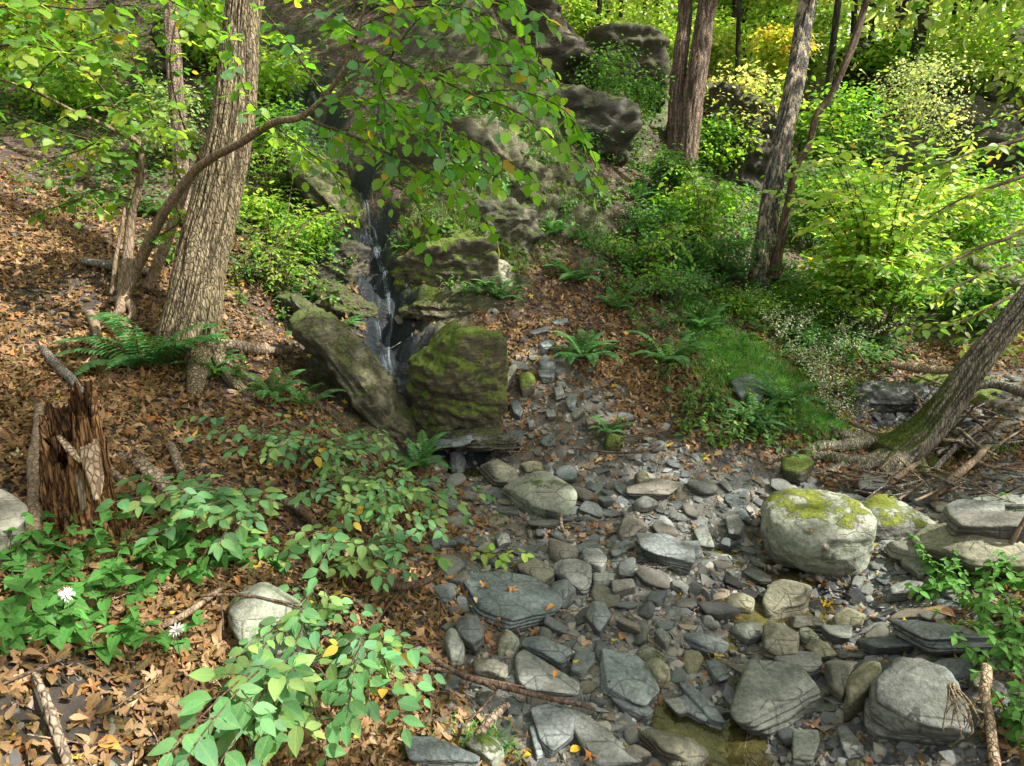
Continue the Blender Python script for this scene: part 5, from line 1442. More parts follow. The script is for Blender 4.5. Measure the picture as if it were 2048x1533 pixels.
# unseen tall tree added right of the view to shade the stream
P_, R_ = [np.array([7.6, 1.2, float(H(np.array([7.6, 1.2]))) - .2]), np.array([7.3, 1.2, 3.5]), np.array([6.9, 1.3, 7.5]), np.array([6.6, 1.4, 9.5])], [.2, .16, .12, .05]
t = thing("tree", P_[0], "unseen tall tree added beyond the right edge to shade the stream", "tree")
trunk_mesh("trunk", P_, R_, M_BARK_A, t, P_[0], 40, .05, 6, .012, 31)
add_crown(t, P_[0], (6.2, 1.2, 9.0), (2.8, 2.3, 1.4), 4800, .13, 65, GRN, P_[2], .06, nl=10, clumps=30, spread=.17)

# brown thin trunk left of the big tree
PP, RR_ = px_path([(378,450,5.3,40),(366,400,5.3,34),(362,330,5.35,30),(356,240,5.4,28),(348,120,5.5,28),(342,40,5.6,26),(340,-40,5.7,24)])
PP += [PP[-1] + np.array([-.1, .2, 2.5])]; RR_ += [RR_[-1] * .6]
b = G(372, 440)
t = thing("tree", b, "slim reddish brown tree standing just left of the big furrowed trunk", "tree")
trunk_mesh("trunk", PP, RR_, M_BARK_B, t, b, 36, .03, 4, .008, 21)

# far thin trunks on the skyline
FT = [(1192,130,11,8,"thin"),(1285,150,13,7,"thin"),(1476,190,12,7,"dark thin"),(1655,180,11,10,"thin curved"),(1900,110,14,16,"dark"),(1932,120,15,10,"thin"),(1742,130,15,9,"slim"),(1705,120,16,8,"slim"),
      (2010,100,15,9,"thin"),(1985,90,17,12,"dark"),(1240,70,16,8,"slim"),(1320,110,15,10,"slim"),(1445,110,17,9,"slim"),(1530,120,17,9,"slim"),(1790,100,18,9,"slim"),(1850,95,17,8,"thin"),
      (130,80,8.5,20,"mossy leaning"),(70,100,9,14,"leaning"),(230,70,9.5,12,"slim"),(640,30,9.5,14,"dark"),(1130,60,12,10,"slim"),(300,40,11,14,"dark")]
for i, (x, y, d, w, ds) in enumerate(FT):
    p = W(x, y, d); p[2] = float(H(p[:2])); p = p.copy()
    rr = w * d / FPX / 2 * 1.2
    lean = rnd.uniform(-.5, .6)
    h = rnd.uniform(6, 8)
    pts = [p - [0, 0, .2], p + [lean * .3, .1, h * .35], p + [lean * .8, .1, h * .7], p + [lean * 1.5, .2, h]]
    t = thing("tree", p, auto_label("%s distant tree trunk with leafy crown" % ds, p[:2]), "tree", "trees of the forest edge")
    trunk_mesh("trunk", pts, [rr * 1.2, rr, rr * .8, rr * .4], M_DARKTR, t, p, 14, .12, 3, .004, i)
    cx = p + [lean, .2, h * .8]
    n = 900
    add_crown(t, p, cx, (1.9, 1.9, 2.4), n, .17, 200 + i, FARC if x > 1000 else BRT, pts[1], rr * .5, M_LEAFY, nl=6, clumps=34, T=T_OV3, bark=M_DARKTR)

# forest behind the cliffs: individual trees, shared meshes
proto = []
for k in range(4):
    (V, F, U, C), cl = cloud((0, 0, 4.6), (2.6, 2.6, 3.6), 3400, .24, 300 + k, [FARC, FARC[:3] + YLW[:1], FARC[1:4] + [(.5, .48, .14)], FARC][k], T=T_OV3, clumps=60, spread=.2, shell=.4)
    cm = mesh_np("crown", V, F, U, C); cm.materials.append(M_LEAFY)
    tv, tf, tu, _ = tube(np.array([(0, 0, -.6), (.1, 0, 3), (0, .1, 6), (.2, 0, 8.5)]), [.16, .13, .1, .03], 12, .3, .05, k, .15)
    tm = mesh_np("trunk", tv, tf, tu); tm.materials.append(M_DARKTR)
    proto.append((cm, tm))
fr = random.Random(12)
kk = 0
for row, (dd, n) in enumerate([(16, 9), (20, 11), (26, 13), (34, 15)]):
    for i in range(n):
        ang = -.62 + 1.28 * (i + fr.uniform(.1, .9)) / n
        p = np.array([dd * math.sin(ang) * 1.05, dd * math.cos(ang) + fr.uniform(-1.5, 1.5)])
        if p[0] < -.5 * p[1] * .6 and dd < 20: continue
        z = float(H(p)); k = kk % 4; kk += 1
        t = thing("tree", (p[0], p[1], z), auto_label("%s background forest tree" % ["yellow green", "bright sunlit", "pale yellowing", "mixed green"][k], p), "tree", "trees of the background forest")
        s = fr.uniform(.5, .8) * (1 + .25 * row); t.scale = (s, s, s * fr.uniform(.9, 1.15)); t.rotation_euler = (0, 0, fr.uniform(0, 6.28))
        put("crown", proto[k][0], None, (0, 0, 0), t); put("trunk", proto[k][1], None, (0, 0, 0), t)
# far woodland wall
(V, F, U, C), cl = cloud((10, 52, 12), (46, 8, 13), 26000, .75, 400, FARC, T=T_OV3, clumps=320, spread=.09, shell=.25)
tag(put("distant_woodland", mesh_np("distant_woodland", V, F, U, C), M_LEAFY), "sunlit mass of distant woodland seen between the trunks", "woodland", kind="stuff")

# ------------------------------------------------------------------ leafy shoots along explicit branches
def shoots(curves, size, gap, twl, seed, cols, T=T_RD, droop=.25, start=.15, side_r=.0016, nper=None, nrm=.3, up=(0, 0, 1), r_step=.04, hue=.15, tilt=(0, -.25, 0)):
    """curves: list of (points, radii). Returns (stem parts, leaf parts)"""
    r = np.random.default_rng(seed); stems = []; LP = []; LY = []; LN = []; LS = []; LC = []
    cols = np.array(cols)
    for P, R in curves:
        P = np.array(P, float)
        stems.append(tube(P, R, 7, r_step, .01, seed, .12))
        Q, _ = resample(P, np.array(R), .02)
        L = np.concatenate([[0], np.cumsum(np.linalg.norm(np.diff(Q, axis=0), axis=1))])
        s = start * L[-1]; sd = 1
        while s < L[-1]:
            i = min(np.searchsorted(L, s), len(Q) - 2)
            T_ = unit(Q[i + 1] - Q[i]); side = unit(np.cross(T_, [0, 0, 1]) + 1e-6) * sd
            dr = unit(T_ * .6 + side * r.uniform(.6, 1.1) + np.array([0, 0, r.uniform(-.35, .25)]) + .25 * r.standard_normal(3))
            tl = twl * r.uniform(.5, 1.25) * (1 - .35 * s / L[-1])
            if s > L[-1] - gap: dr = T_
            n = max(2, int(tl / (size * .48))) if nper is None else nper
            tp = [Q[i]]; 
            for j in range(1, 6):
                u = j / 5; tp.append(Q[i] + dr * tl * u + np.array([0, 0, -droop * tl * u * u]))
            tp = np.array(tp)
            stems.append(tube(tp, [side_r * 1.6, side_r * 1.4, side_r * 1.2, side_r, side_r * .8, side_r * .6], 4, tl / 5.1))
            cb = cols[r.integers(len(cols))]
            td = unit(tp[-1] - tp[0]); sdv = unit(np.cross(td, np.asarray(up)) + 1e-6)
            for j in range(n + 1):
                u = (j + .6) / (n + .6); base = tp[0] + (tp[-1] - tp[0]) * u + np.array([0, 0, droop * tl * (u - u * u) * .9])
                a = (1 if j % 2 else -1)
                yv = td * (.55 if j < n else 1.4) + sdv * a * (1.0 if j < n else .0) + np.array([0, 0, -.22]) + .18 * r.standard_normal(3)
                LP.append(base); LY.append(yv); LN.append(np.asarray(up) + np.asarray(tilt) + nrm * r.standard_normal(3))
                LS.append(size * r.uniform(.65, 1.15) * (.8 if j == n else 1)); c = cb * r.uniform(.72, 1.3); c[0] *= 1 + hue * r.standard_normal()
                if r.random() < .018: c = np.array([.45, .30, .04])
                LC.append(c.clip(.006, .9))
            s += gap * r.uniform(.6, 1.4); sd = -sd
    leaf = stamp(T, np.array(LP), np.array(LY), np.array(LN), np.array(LS), np.array(LC))
    return stems, leaf

def shrub(name, label, root, curves, size, gap, twl, seed, cols, cat="shrub", group=None, mat=M_LEAF, stem=M_TWIG, extra_stems=None, **kw):
    t = thing(name, root, label, cat, group)
    st, (V, F, U, C) = shoots(curves, size, gap, twl, seed, cols, **kw)
    put("foliage", mesh_np("foliage", V - root, F, U, C), mat, (0, 0, 0), t)
    V, F, U, C = join(st); put("stems", mesh_np("stems", V - root, F, U), stem, (0, 0, 0), t)
    for nm, P, R, m in (extra_stems or []):
        v, f, u, c = tube(np.array(P) - root, R, 14, .02, .012, 3, .22)
        put(nm, mesh_np(nm, v, f, u), m, (0, 0, 0), t)
    return t

def C_(pts, w0=None):
    """(px,py,depth) list + px widths -> world curve"""
    P = [W(x, y, d) for x, y, d, w in pts]; R = [w * d / FPX / 2 for x, y, d, w in pts]; return (P, R)

# overhanging sapling (rounded wavy leaves)
rt = G(240, 612); d0 = proj(rt)[2]
A = C_([(240,612,d0,28),(268,545,d0-.02,22),(300,480,d0-.15,20),(345,400,d0-.35,18),(400,335,d0-.55,17),(470,290,d0-.75,15),(545,248,d0-.95,14),(600,235,d0-1.05,13),(650,190,d0-1.15,11),(692,130,d0-1.25,9),(715,60,d0-1.3,7),(745,-40,d0-1.35,5)])
B = C_([(245,600,d0,22),(256,520,d0+.02,20),(262,440,d0+.02,17),(282,350,d0-.05,14),(278,290,d0-.1,12),(230,262,d0-.3,9),(150,225,d0-.6,7),(60,180,d0-.9,5),(-40,150,d0-1.1,4)])
Cc = C_([(295,578,d0+.2,24),(330,500,d0+.2,20),(352,430,d0+.2,18),(372,375,d0+.18,14),(398,320,d0+.15,10),(440,230,d0+.1,8),(500,150,d0,6)])
D = C_([(222,590,d0,9),(236,500,d0,8),(250,420,d0,7),(262,380,d0+.02,5)])
D2 = C_([(232,600,d0+.02,6),(240,540,d0+.02,6),(238,470,d0+.05,4)])
e = d0 - 1.05
br = [([*C_([(600,235,e,7),(680,262,e-.1,6),(760,300,e-.2,5),(850,345,e-.25,4),(930,400,e-.3,3),(975,450,e-.3,2)])]),
      C_([(692,130,e-.2,6),(780,118,e-.3,5),(860,150,e-.4,5),(950,190,e-.5,4),(1050,235,e-.6,3),(1130,300,e-.65,3),(1190,350,e-.65,2)]),
      C_([(700,125,e-.2,5),(720,60,e-.25,4),(800,20,e-.35,4),(900,10,e-.45,3),(980,30,e-.5,2)]),
      C_([(860,150,e-.4,4),(930,130,e-.45,3),(1020,130,e-.5,3),(1080,160,e-.5,2)]),
      C_([(760,300,e-.2,3),(800,360,e-.2,3),(840,420,e-.25,2),(850,470,e-.25,2)]),
      C_([(650,190,e-.1,4),(600,120,e-.1,4),(560,60,e-.15,3),(520,10,e-.2,2)]),
      C_([(545,248,e+.1,4),(600,290,e+.05,3),(650,330,e,3),(690,380,e,2)]),
      C_([(780,118,e-.3,4),(820,60,e-.35,3),(880,0,e-.4,3),(930,-50,e-.4,2)]),
      C_([(850,170,e-.4,3),(900,250,e-.4,3),(980,300,e-.45,3),(1060,350,e-.5,2)]),
      C_([(680,262,e-.1,3),(740,250,e-.1,3),(830,240,e-.2,3),(920,270,e-.3,2)]),
      C_([(780,118,e-.3,3),(760,180,e-.3,3),(800,230,e-.35,2),(870,300,e-.4,2)]),
      C_([(715,60,e-.25,3),(660,20,e-.3,3),(600,-20,e-.3,2)]),
      C_([(740,20,e-.25,4),(830,-30,e-.3,3),(940,-20,e-.35,3),(1040,20,e-.4,2)]),
      C_([(900,10,e-.45,3),(980,70,e-.45,3),(1060,100,e-.5,2),(1120,170,e-.5,2)]),
      C_([(950,190,e-.5,3),(1020,180,e-.5,3),(1110,210,e-.55,2),(1170,270,e-.55,2)]),
      C_([(850,345,e-.25,3),(900,330,e-.25,2),(960,340,e-.3,2)]),
      C_([(545,248,e+.1,3),(500,200,e+.1,3),(470,120,e+.05,2),(450,40,e,2)]),
      C_([(640,190,e-.1,3),(700,200,e-.15,3),(780,210,e-.2,2),(850,220,e-.2,2)]),
      C_([(900,-30,e-.4,3),(1000,-20,e-.4,3),(1100,40,e-.4,2)])]
t = shrub("sapling", "multi stemmed sapling arching over the falls with rounded bright green leaves", rt, br, .064, .05, .15, 71,
      [(.12,.30,.02),(.17,.37,.028),(.08,.24,.02),(.22,.40,.04),(.12,.30,.14)], "sapling", mat=M_LEAFY, T=T_RD, droop=.5, start=.05, nrm=.42, side_r=.0014,
      extra_stems=[("branch", *A, M_STEM), ("branch", *B, M_STEM), ("branch", *Cc, M_STEM), ("branch", *D, M_STEM), ("branch", *D2, M_STEM)])
# knotted root collar
rc = []
for pts in ([(245,600,.06,26),(238,622,.03,20),(226,632,.0,14)], [(250,600,.06,24),(262,615,.05,16),(262,632,.03,12),(246,640,.0,10)], [(236,598,.05,14),(222,600,.03,10),(210,606,.0,6)]):
    rc.append(tube(np.array([G(x, y, h) for x, y, h, w in pts]) - rt, [w * d0 / FPX / 2 for x, y, h, w in pts], 12, .015, .01, 2, .3))
V, F, U, C = join(rc); put("root_collar", mesh_np("root_collar", V, F, U), M_STEM, (0, 0, 0), t)

# second leafy layer on the left: lower branches in front of the slope
def g_(x, y, d): return W(x, y, d)
LB = [C_([(-40,20,d0-1,5),(60,10,d0-1,4),(160,20,d0-1,3),(260,10,d0-1,2)]),C_([(-40,100,d0-1,5),(50,90,d0-1,4),(150,110,d0-1,3),(230,130,d0-1,2)]),C_([(300,-20,d0-.8,4),(380,20,d0-.8,3),(430,60,d0-.8,2)]),C_([(282,350,d0-.05,5),(200,290,d0-.3,5),(110,260,d0-.6,4),(20,230,d0-.8,3),(-40,215,d0-.9,2)]),
      C_([(282,330,d0-.05,5),(240,240,d0-.2,4),(190,160,d0-.4,4),(120,100,d0-.6,3),(60,60,d0-.7,2)]),
      C_([(372,375,d0+.1,4),(330,300,d0,4),(300,220,d0-.1,3),(270,130,d0-.2,3),(250,60,d0-.3,2)]),
      C_([(262,400,d0,4),(200,380,d0-.1,3),(150,400,d0-.25,3),(90,420,d0-.3,2)]),
      C_([(230,262,d0-.3,4),(160,300,d0-.4,3),(80,320,d0-.5,2)]),
      C_([(398,320,d0+.1,4),(360,230,d0,3),(340,140,d0-.1,3),(350,50,d0-.2,2)]),
      C_([(60,180,d0-.9,4),(100,130,d0-.95,3),(160,90,d0-1.,3),(220,70,d0-1.,2)]),
      C_([(150,225,d0-.6,4),(200,210,d0-.6,3),(280,230,d0-.6,3),(350,260,d0-.6,2)]),
      C_([(300,480,d0-.1,3),(360,440,d0-.1,3),(330,390,d0-.1,2)])]
shrub("sapling", "leafy understory sapling filling the upper left corner with sunlit foliage", rt + np.array([-.12, .12, 0]), LB, .07, .055, .19, 72,
      [(.08,.20,.02),(.16,.28,.03),(.06,.16,.03),(.22,.32,.05)], "sapling", mat=M_LEAFY, T=T_RD, droop=.4, start=.05, nrm=.45)
# ------------------------------------------------------------------ right side sunlit shrub (fan of stems, yellow green leaves)
def fan(root, tips, r0, sag=.12):
    out = []
    for tp in tips:
        v = tp - root
        m1 = root + v * .3 + np.array([0, 0, .18 * np.linalg.norm(v[:2])])
        m2 = root + v * .7 + np.array([0, 0, .16 * np.linalg.norm(v[:2])])
        out.append(([root, m1, m2, tp], [r0, r0 * .8, r0 * .5, r0 * .2]))
    return out
def tipsgrid(r, x0, x1, y0, y1, n, d0, d1):
    return [W(r.uniform(x0, x1), r.uniform(y0, y1), r.uniform(d0, d1)) for _ in range(n)]
rr = random.Random(4)
root = G(1742, 650)
shrub("shrub", "tall fan shaped shrub glowing yellow green in the sun on the right", root,
      fan(root, tipsgrid(rr, 1600, 1960, 225, 420, 26, 5.2, 6.8), .010) + fan(root, tipsgrid(rr, 1560, 1800, 380, 520, 12, 5.4, 6.8), .008), .10, .085, .36, 81,
      [(.42,.52,.10),(.30,.46,.07),(.50,.56,.20),(.20,.38,.05)], mat=M_LEAFY, stem=M_STEMG, T=T_OV, droop=.2, start=.3, nrm=.4, side_r=.002)
root = G(1760, 690)
shrub("shrub", "lower green shrub with many thin stems under the glowing yellow one", root,
      fan(root, tipsgrid(rr, 1640, 1900, 430, 580, 26, 5.6, 6.8), .006), .075, .09, .26, 82,
      [(.14,.27,.035),(.20,.32,.05),(.10,.22,.03)], mat=M_LEAFY, stem=M_STEMG, T=T_OV, droop=.2, start=.35, nrm=.45, side_r=.0016)
root = G(2000, 640) + np.array([.6, 0, 0])
shrub("shrub", "green leaved shrub hanging in from the right edge above the leaning tree", root,
      [C_([(2120,240,5.2,10),(2040,280,5.1,8),(1960,300,5.0,6),(1880,330,4.9,3)]), C_([(2120,420,5.0,10),(2030,470,4.9,8),(1950,500,4.8,6),(1880,540,4.7,3)]),
       C_([(2110,330,4.9,10),(2000,370,4.8,7),(1920,400,4.8,4),(1850,440,4.8,3)]), C_([(2110,560,5.0,9),(2010,600,4.9,7),(1930,640,4.8,4),(1850,660,4.7,3)]),
       C_([(2120,180,5.6,10),(2050,220,5.6,7),(1980,240,5.6,4)]), C_([(2120,500,5.6,10),(2020,530,5.6,7),(1940,560,5.6,5),(1870,600,5.6,3)]),
       C_([(2110,640,4.7,8),(2040,660,4.7,6),(1980,690,4.6,3)])], .085, .07, .28, 83,
      [(.15,.27,.03),(.28,.36,.05),(.08,.19,.03)], mat=M_LEAFY, T=T_OV, droop=.2, start=.0, nrm=.35)

# ------------------------------------------------------------------ understory bushes as rounded clouds of small leaves
def bush(x, y, d, w, h, n, size, cols, label, seed, ground=True, mat=M_LEAFY, T=T_OV3, cat="bush", clumps=22, spread=.33, stems=9):
    c = W(x, y, d); rw = w * d / FPX / 2; rh = h * d / FPX / 2
    base = np.array([c[0], c[1] + .1, float(H(c[:2] + np.array([0, .1])))])
    t = thing("bush", base, label, cat)
    (V, F, U, C), cl = cloud(c, (rw, rw * .7, rh), n, size, seed, cols, T=T, clumps=clumps, spread=spread, shell=.35)
    # keep leaves off the ground inside
    put("foliage", mesh_np("foliage", V - base, F, U, C), mat, (0, 0, 0), t)
    rs = random.Random(seed)
    Vb, Fb, Ub, Cb = join(limbs(base, [cl[i] for i in rs.sample(range(len(cl)), min(stems, len(cl)))], .008 + .004 * rw, seed, .12, 5))
    put("stems", mesh_np("stems", Vb - base, Fb, Ub), M_TWIG, (0, 0, 0), t)
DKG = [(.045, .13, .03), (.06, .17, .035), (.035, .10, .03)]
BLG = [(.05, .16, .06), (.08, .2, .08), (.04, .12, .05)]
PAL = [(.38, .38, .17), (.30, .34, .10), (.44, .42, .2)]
BU = [(1245,215,8.2,170,240,3400,.05,DKG,"feathery dark green bush left of the twin trunked tree"),
 (1190,150,8.8,130,150,1800,.055,DKG,"dark green bush hanging on the crag skyline"),
 (1180,260,7.4,110,120,1500,.05,BLG+BRT[:1],"grey green bush with sunlit tips on the brown wall"),
 (1470,215,9.3,190,150,2600,.075,PAL+YLW[:1],"pale cream leaved bush between the twin trunks and the slender tree"),
 (1430,290,9.0,130,120,1500,.07,BRT,"green bush beneath the pale cream leaved one"),
 (1555,115,10.5,90,150,1500,.09,[(.36,.40,.07),(.28,.38,.06),(.46,.36,.06)],"yellowing autumn bush behind the slender grey tree"),
 (1660,250,9.5,190,180,3000,.075,DKG+BRT,"mid green bush behind the crooked thin tree"),
 (1640,420,7.6,140,140,1800,.065,DKG+BRT[:1],"shaded green bush at the foot of the slender grey tree, behind"),
 (1840,190,9.8,170,190,2600,.05,[(.30,.34,.2),(.36,.38,.24),(.22,.28,.13)],"dry pale grey green bush in front of the dark cliff"),
 (1930,120,12.0,180,110,1800,.09,YLW,"yellow green bush draping the top of the dark cliff"),
 (1800,110,12.5,190,120,1800,.1,BRT+YLW,"bright bush on the cliff top left of the draping one"),
 (1395,420,7.0,140,110,1600,.07,BRT,"broad leaved green bush at the foot of the twin trunked tree"),
 (1345,330,7.3,90,90,800,.06,DKG,"small dark bush left of the twin tree foot"),
 (1300,440,6.7,130,66,765,.045,DKG+BLG,"low leafy bush on the slope below the twin trunked tree"),
 (1440,500,6.3,170,66,990,.045,DKG+BLG,"low blue green thicket left of the slender grey tree"),
 (1230,500,6.0,150,48,675,.035,DKG+BRT[:1],"creeping green thicket above the leafy slope"),
 (1340,560,5.6,170,48,765,.035,BLG+BRT[:1],"creeping green thicket right of the slope ferns"),
 (1590,620,6.0,150,110,2000,.04,DKG+BRT,"leafy thicket in front of the slender grey tree foot"),
 (1680,560,6.6,130,110,1500,.055,BRT,"green thicket left of the fan shaped shrub"),
 (1960,600,6.2,160,120,2000,.06,DKG,"dark blue green thicket behind the leaning trunk"),
 (1900,560,7.2,200,130,2000,.07,DKG+BRT,"shaded thicket behind the fallen trunks"),
 (1700,380,8.6,200,190,2200,.08,BRT+DKG,"deep green bush far behind the glowing shrub"),
 (1960,420,8.8,220,180,2200,.09,BRT+YLW,"yellowish bush behind the right edge shrub"),
 (520,420,5.7,130,110,1500,.05,BRT+YLW[:1],"sunlit small leaved bush right of the big furrowed trunk"),
 (600,470,5.5,140,130,1500,.05,BRT,"bright small leaved bush on the rock left of the falls"),
 (560,290,6.4,150,150,1600,.055,BRT+DKG,"green bush on the rocks behind the big trunk"),
 (520,160,7.2,190,170,1700,.07,BRT+YLW[:1],"bush behind the upper part of the big trunk"),
 (330,240,6.4,130,170,1800,.045,[(.3,.36,.22),(.16,.28,.1),(.38,.42,.28)],"pale sparkling ferny bush between the two left trunks"),
 (150,150,7.4,300,160,2600,.07,BRT+YLW[:2],"sunlit bush high on the left slope"),
 (60,60,8.2,260,160,1800,.09,BRT+[(.5,.34,.1)],"bush with orange tinged leaves in the top left corner"),
 (420,60,7.8,200,140,1500,.08,BRT+YLW[:1],"bush under the shadowed crag at the top left"),
 (790,20,8.6,260,90,1100,.09,BRT+DKG,"green bush on the crag above the waterfall"),
 (1020,90,8.6,140,90,700,.07,DKG+BRT[:1],"dim green bush clinging to the highest crag"),
 (1050,40,9.0,160,120,1500,.08,BRT,"bright bush on top of the highest crag"),
 (700,170,7.6,120,70,600,.06,DKG+BRT,"leafy tuft beside the top of the chute"),
 (1480,600,5.9,190,42,810,.03,BRT,"low pale green weed patch on the right bank"),
 (1330,490,6.2,130,36,495,.035,BLG,"bluish low weeds beneath the leafy bush"),
 (1950,95,13.5,200,90,1500,.12,FARC,"sunlit bush behind the cliff top at the right"),
 (1620,60,12.5,160,160,2000,.12,FARC,"bright bush behind the crooked thin tree top"),
 (1300,60,11.5,160,130,2000,.10,YLW+FARC[:2],"glowing yellow bush behind the square topped crag"),
 (1140,45,11.0,110,100,1300,.10,YLW+FARC[:2],"glowing bush on the skyline left of the square topped crag"),
 (1450,70,12.5,130,150,1800,.11,YLW+PAL[:1],"sunlit bush between the twin trunks and slender tree tops"),
]
for i, (x, y, d, w, h, n, s, cols, lab) in enumerate(BU):
    bush(x, y, d, w, h, int(n * 1.15), s, cols, lab, 500 + i)

# ------------------------------------------------------------------ ferns
def frond_mesh(seed, n=24, wmax=.19):
    r = np.random.default_rng(seed)
    t = np.linspace(.10, .99, n)
    y = t * .95; z = .42 * np.sin(t * 1.9) - .12 * t ** 2
    x = .06 * np.sin(t * 3 + seed)
    P = np.stack([x, y, z], -1); T_ = unit(np.gradient(P, axis=0))
    S = wmax * np.sin(np.pi * np.clip(t * .86 + .14, 0, 1)) ** .6 * (1 - t * .35)
    LP, LY, LN, LS = [], [], [], []
    for sgn in (-1, 1):
        sd = np.cross(T_, [0, 0, 1.]) * sgn
        LP.append(P); LY.append(unit(sd) + T_ * .35 + np.array([0, 0, -.12]) + .06 * r.standard_normal(P.shape)); nn = np.cross(T_, sd) * -sgn
        LN.append(np.tile([0, 0, 1.], (n, 1)) + .1 * r.standard_normal(P.shape)); LS.append(S)
    LP = np.concatenate(LP); LY = np.concatenate(LY); LN = np.concatenate(LN); LS = np.concatenate(LS)
    w = np.stack([np.full(len(LS), .12), LS, LS], -1) 
    col = jitter_col((.05, .19, .055), len(LS), .18, .1, r)
    leaf = stamp(T_LN, LP, LY, LN, w, col)
    st = tube(np.concatenate([[[0, 0, 0]], P]), [.007] + [.006 * (1 - .8 * k) for k in t], 4, .1)
    st = (st[0], st[1], st[2], np.tile([.12, .11, .04], (len(st[0]), 1)))
    V, F, U, C = join([leaf, st])
    m = mesh_np("frond", V, F, U, C); m.materials.append(M_FERN); return m
FR = [frond_mesh(s) for s in range(4)]
def fern(x, y, wpx, label, nf=9, lift=0.0, tint=None, seed=0, arc=6.28, a0=0.0, off=0.0):
    p = G(x, y); d = proj(p)[2]; L = wpx * d / FPX / 2 * 1.6
    t = thing("fern", p + np.array([0, -.02, lift]), label, "fern")
    r = random.Random(seed + x)
    for k in range(nf):
        o = put("frond", FR[r.randrange(4)], None, (0, 0, 0), t)
        s = L * r.uniform(.7, 1.12); o.scale = (s, s, s)
        az = a0 + arc * (k + r.uniform(-.3, .3)) / nf
        o.rotation_euler = Matrix.Rotation(az, 3, 'Z').to_euler() if 0 else (Matrix.Rotation(az, 3, 'Z') @ Matrix.Rotation(r.uniform(-.25, .45), 3, 'X')).to_euler()
    return t
FN = [(300,735,210,"large glossy fern in front of the big furrowed trunk",12),(385,700,120,"fern pressed against the foot of the big furrowed trunk",8),(420,745,100,"small leafy fern right of the big trunk root",8),
 (660,690,130,"fern growing on the sloping olive slab shoulder",10),(690,760,80,"little fern low on the sloping olive slab",7),(545,790,110,"upright dark fern above the green shrub",8),(610,810,110,"pale fern frond cluster beside the upright dark one",6),
 (1150,565,110,"fern standing on the leafy slope under the crags",11),(1165,715,120,"lush scree fern beside the split blue slate",12),(1335,725,140,"bluish spreading fern right of the scree fern",11),
 (1000,598,90,"fern hanging from the pale cracked block",8),(965,590,70,"small fern left of the hanging one on the pale block",7),(1215,865,70,"small fern at the edge of the scree above mossy stones",8),
 (840,935,110,"fern at the left rim of the waterfall pool",9),(770,1000,90,"pale fern half under the green shrub near the pool",7),(1560,810,120,"dark fern above the brown bank at the stream bend",10),
 (1500,850,100,"fern on the brown bank left of the dark one",8),(1420,540,90,"fern on the slope left of the slender grey tree",8),(820,500,60,"fern sprouting from the mossy rock face",8),(870,520,50,"drooping small fern on the mossy rock face",7),
 (660,1350,150,"dark fern under the front green shrub",10),(620,1240,90,"dark fern right of the lichen crusted rock",8),(1270,540,80,"fern in the creeping thicket on the slope",8),(1110,470,70,"fern below the dark hollowed crag",8),
 (1150,480,60,"small fern right of the one below the hollowed crag",7),(1540,580,110,"fern at the foot of the slender grey tree",9),(1460,560,90,"fern left of the slender grey tree foot",8),(1275,400,70,"fern beside the brown gap left of the twin trunks",8),
 (300,430,80,"fern behind the multi stemmed sapling",8),(430,470,70,"fern in shade left of the big trunk",7),(560,560,90,"fern on the rooty slope right of the big trunk",8),(1620,700,100,"fern among the pale asters",8),(1180,400,60,"fern on the brown wall near the hollowed crag",7),(1330,600,90,"fern in the herbs right of the slope fern",8),(1400,660,90,"fern at the top of the bright grass",8),(960,420,70,"fern on the rounded grassy crag",7),(1050,330,70,"fern high on the brown wall",7),(900,260,70,"fern in a crevice of the high wall",7),(1230,620,80,"fern halfway between slope fern and scree fern",8),(640,610,90,"fern at the head of the sloping olive slab",8)]
for x, y, w, lab, nf in FN: fern(x, y, w, lab, int(nf * 1.5))

# ------------------------------------------------------------------ heart leaved herbs and white flowers (front left)
def herb_meshes(seed, T, size, h, pairs, cols, branches=3, spread=.35, droop=.3, pinch=1.0):
    r = np.random.default_rng(seed); LP, LY, LN, LS, LC = [], [], [], [], []; st = []
    for b in range(branches):
        a = r.uniform(0, 6.28); lean = spread * r.uniform(.3, 1)
        tip = np.array([math.cos(a) * lean * h, math.sin(a) * lean * h, h * r.uniform(.75, 1.1)])
        pts = np.array([[0, 0, -.01], tip * [.25, .25, .4], tip * [.6, .6, .75], tip])
        st.append(tube(pts, [.0028, .0024, .002, .0012], 5, h / 8))
        rot = r.uniform(0, 3)
        for k in range(pairs):
            u = .3 + .7 * k / max(1, pairs - 1); c = tip * np.array([u ** 1.4, u ** 1.4, u])
            for s_ in (0, 1):
                aa = rot + k * 1.57 + s_ * 3.14
                LP.append(c); LY.append([math.cos(aa), math.sin(aa), -droop + .25 * r.standard_normal()])
                LN.append(np.array([0, -.25, 1]) + .25 * r.standard_normal(3)); LS.append(size * (1.15 - .55 * u) * r.uniform(.8, 1.2))
                LC.append(np.array(cols[r.integers(len(cols))]) * r.uniform(.75, 1.25))
        LP.append(tip); LY.append([math.cos(a), math.sin(a), .1]); LN.append([0, 0, 1.]); LS.append(size * .4); LC.append(cols[0])
    V, F, U, C = stamp(T, np.array(LP), np.array(LY), np.array(LN), np.array(LS), np.array(LC))
    fm = mesh_np("leaves", V, F, U, C); fm.materials.append(M_LEAF)
    V, F, U, C = join(st); sm = mesh_np("stem", V, F, U); sm.materials.append(M_STEMG)
    return fm, sm
HC = [(.045, .19, .035), (.06, .23, .045), (.035, .15, .03)]
HB = [herb_meshes(900 + k, T_HT, .07, .12, 3, HC, 3, .9) for k in range(5)]
SB = [herb_meshes(920 + k, T_OV3, .045, .14, 4, DKG + BRT[:1], 4, .8) for k in range(5)]
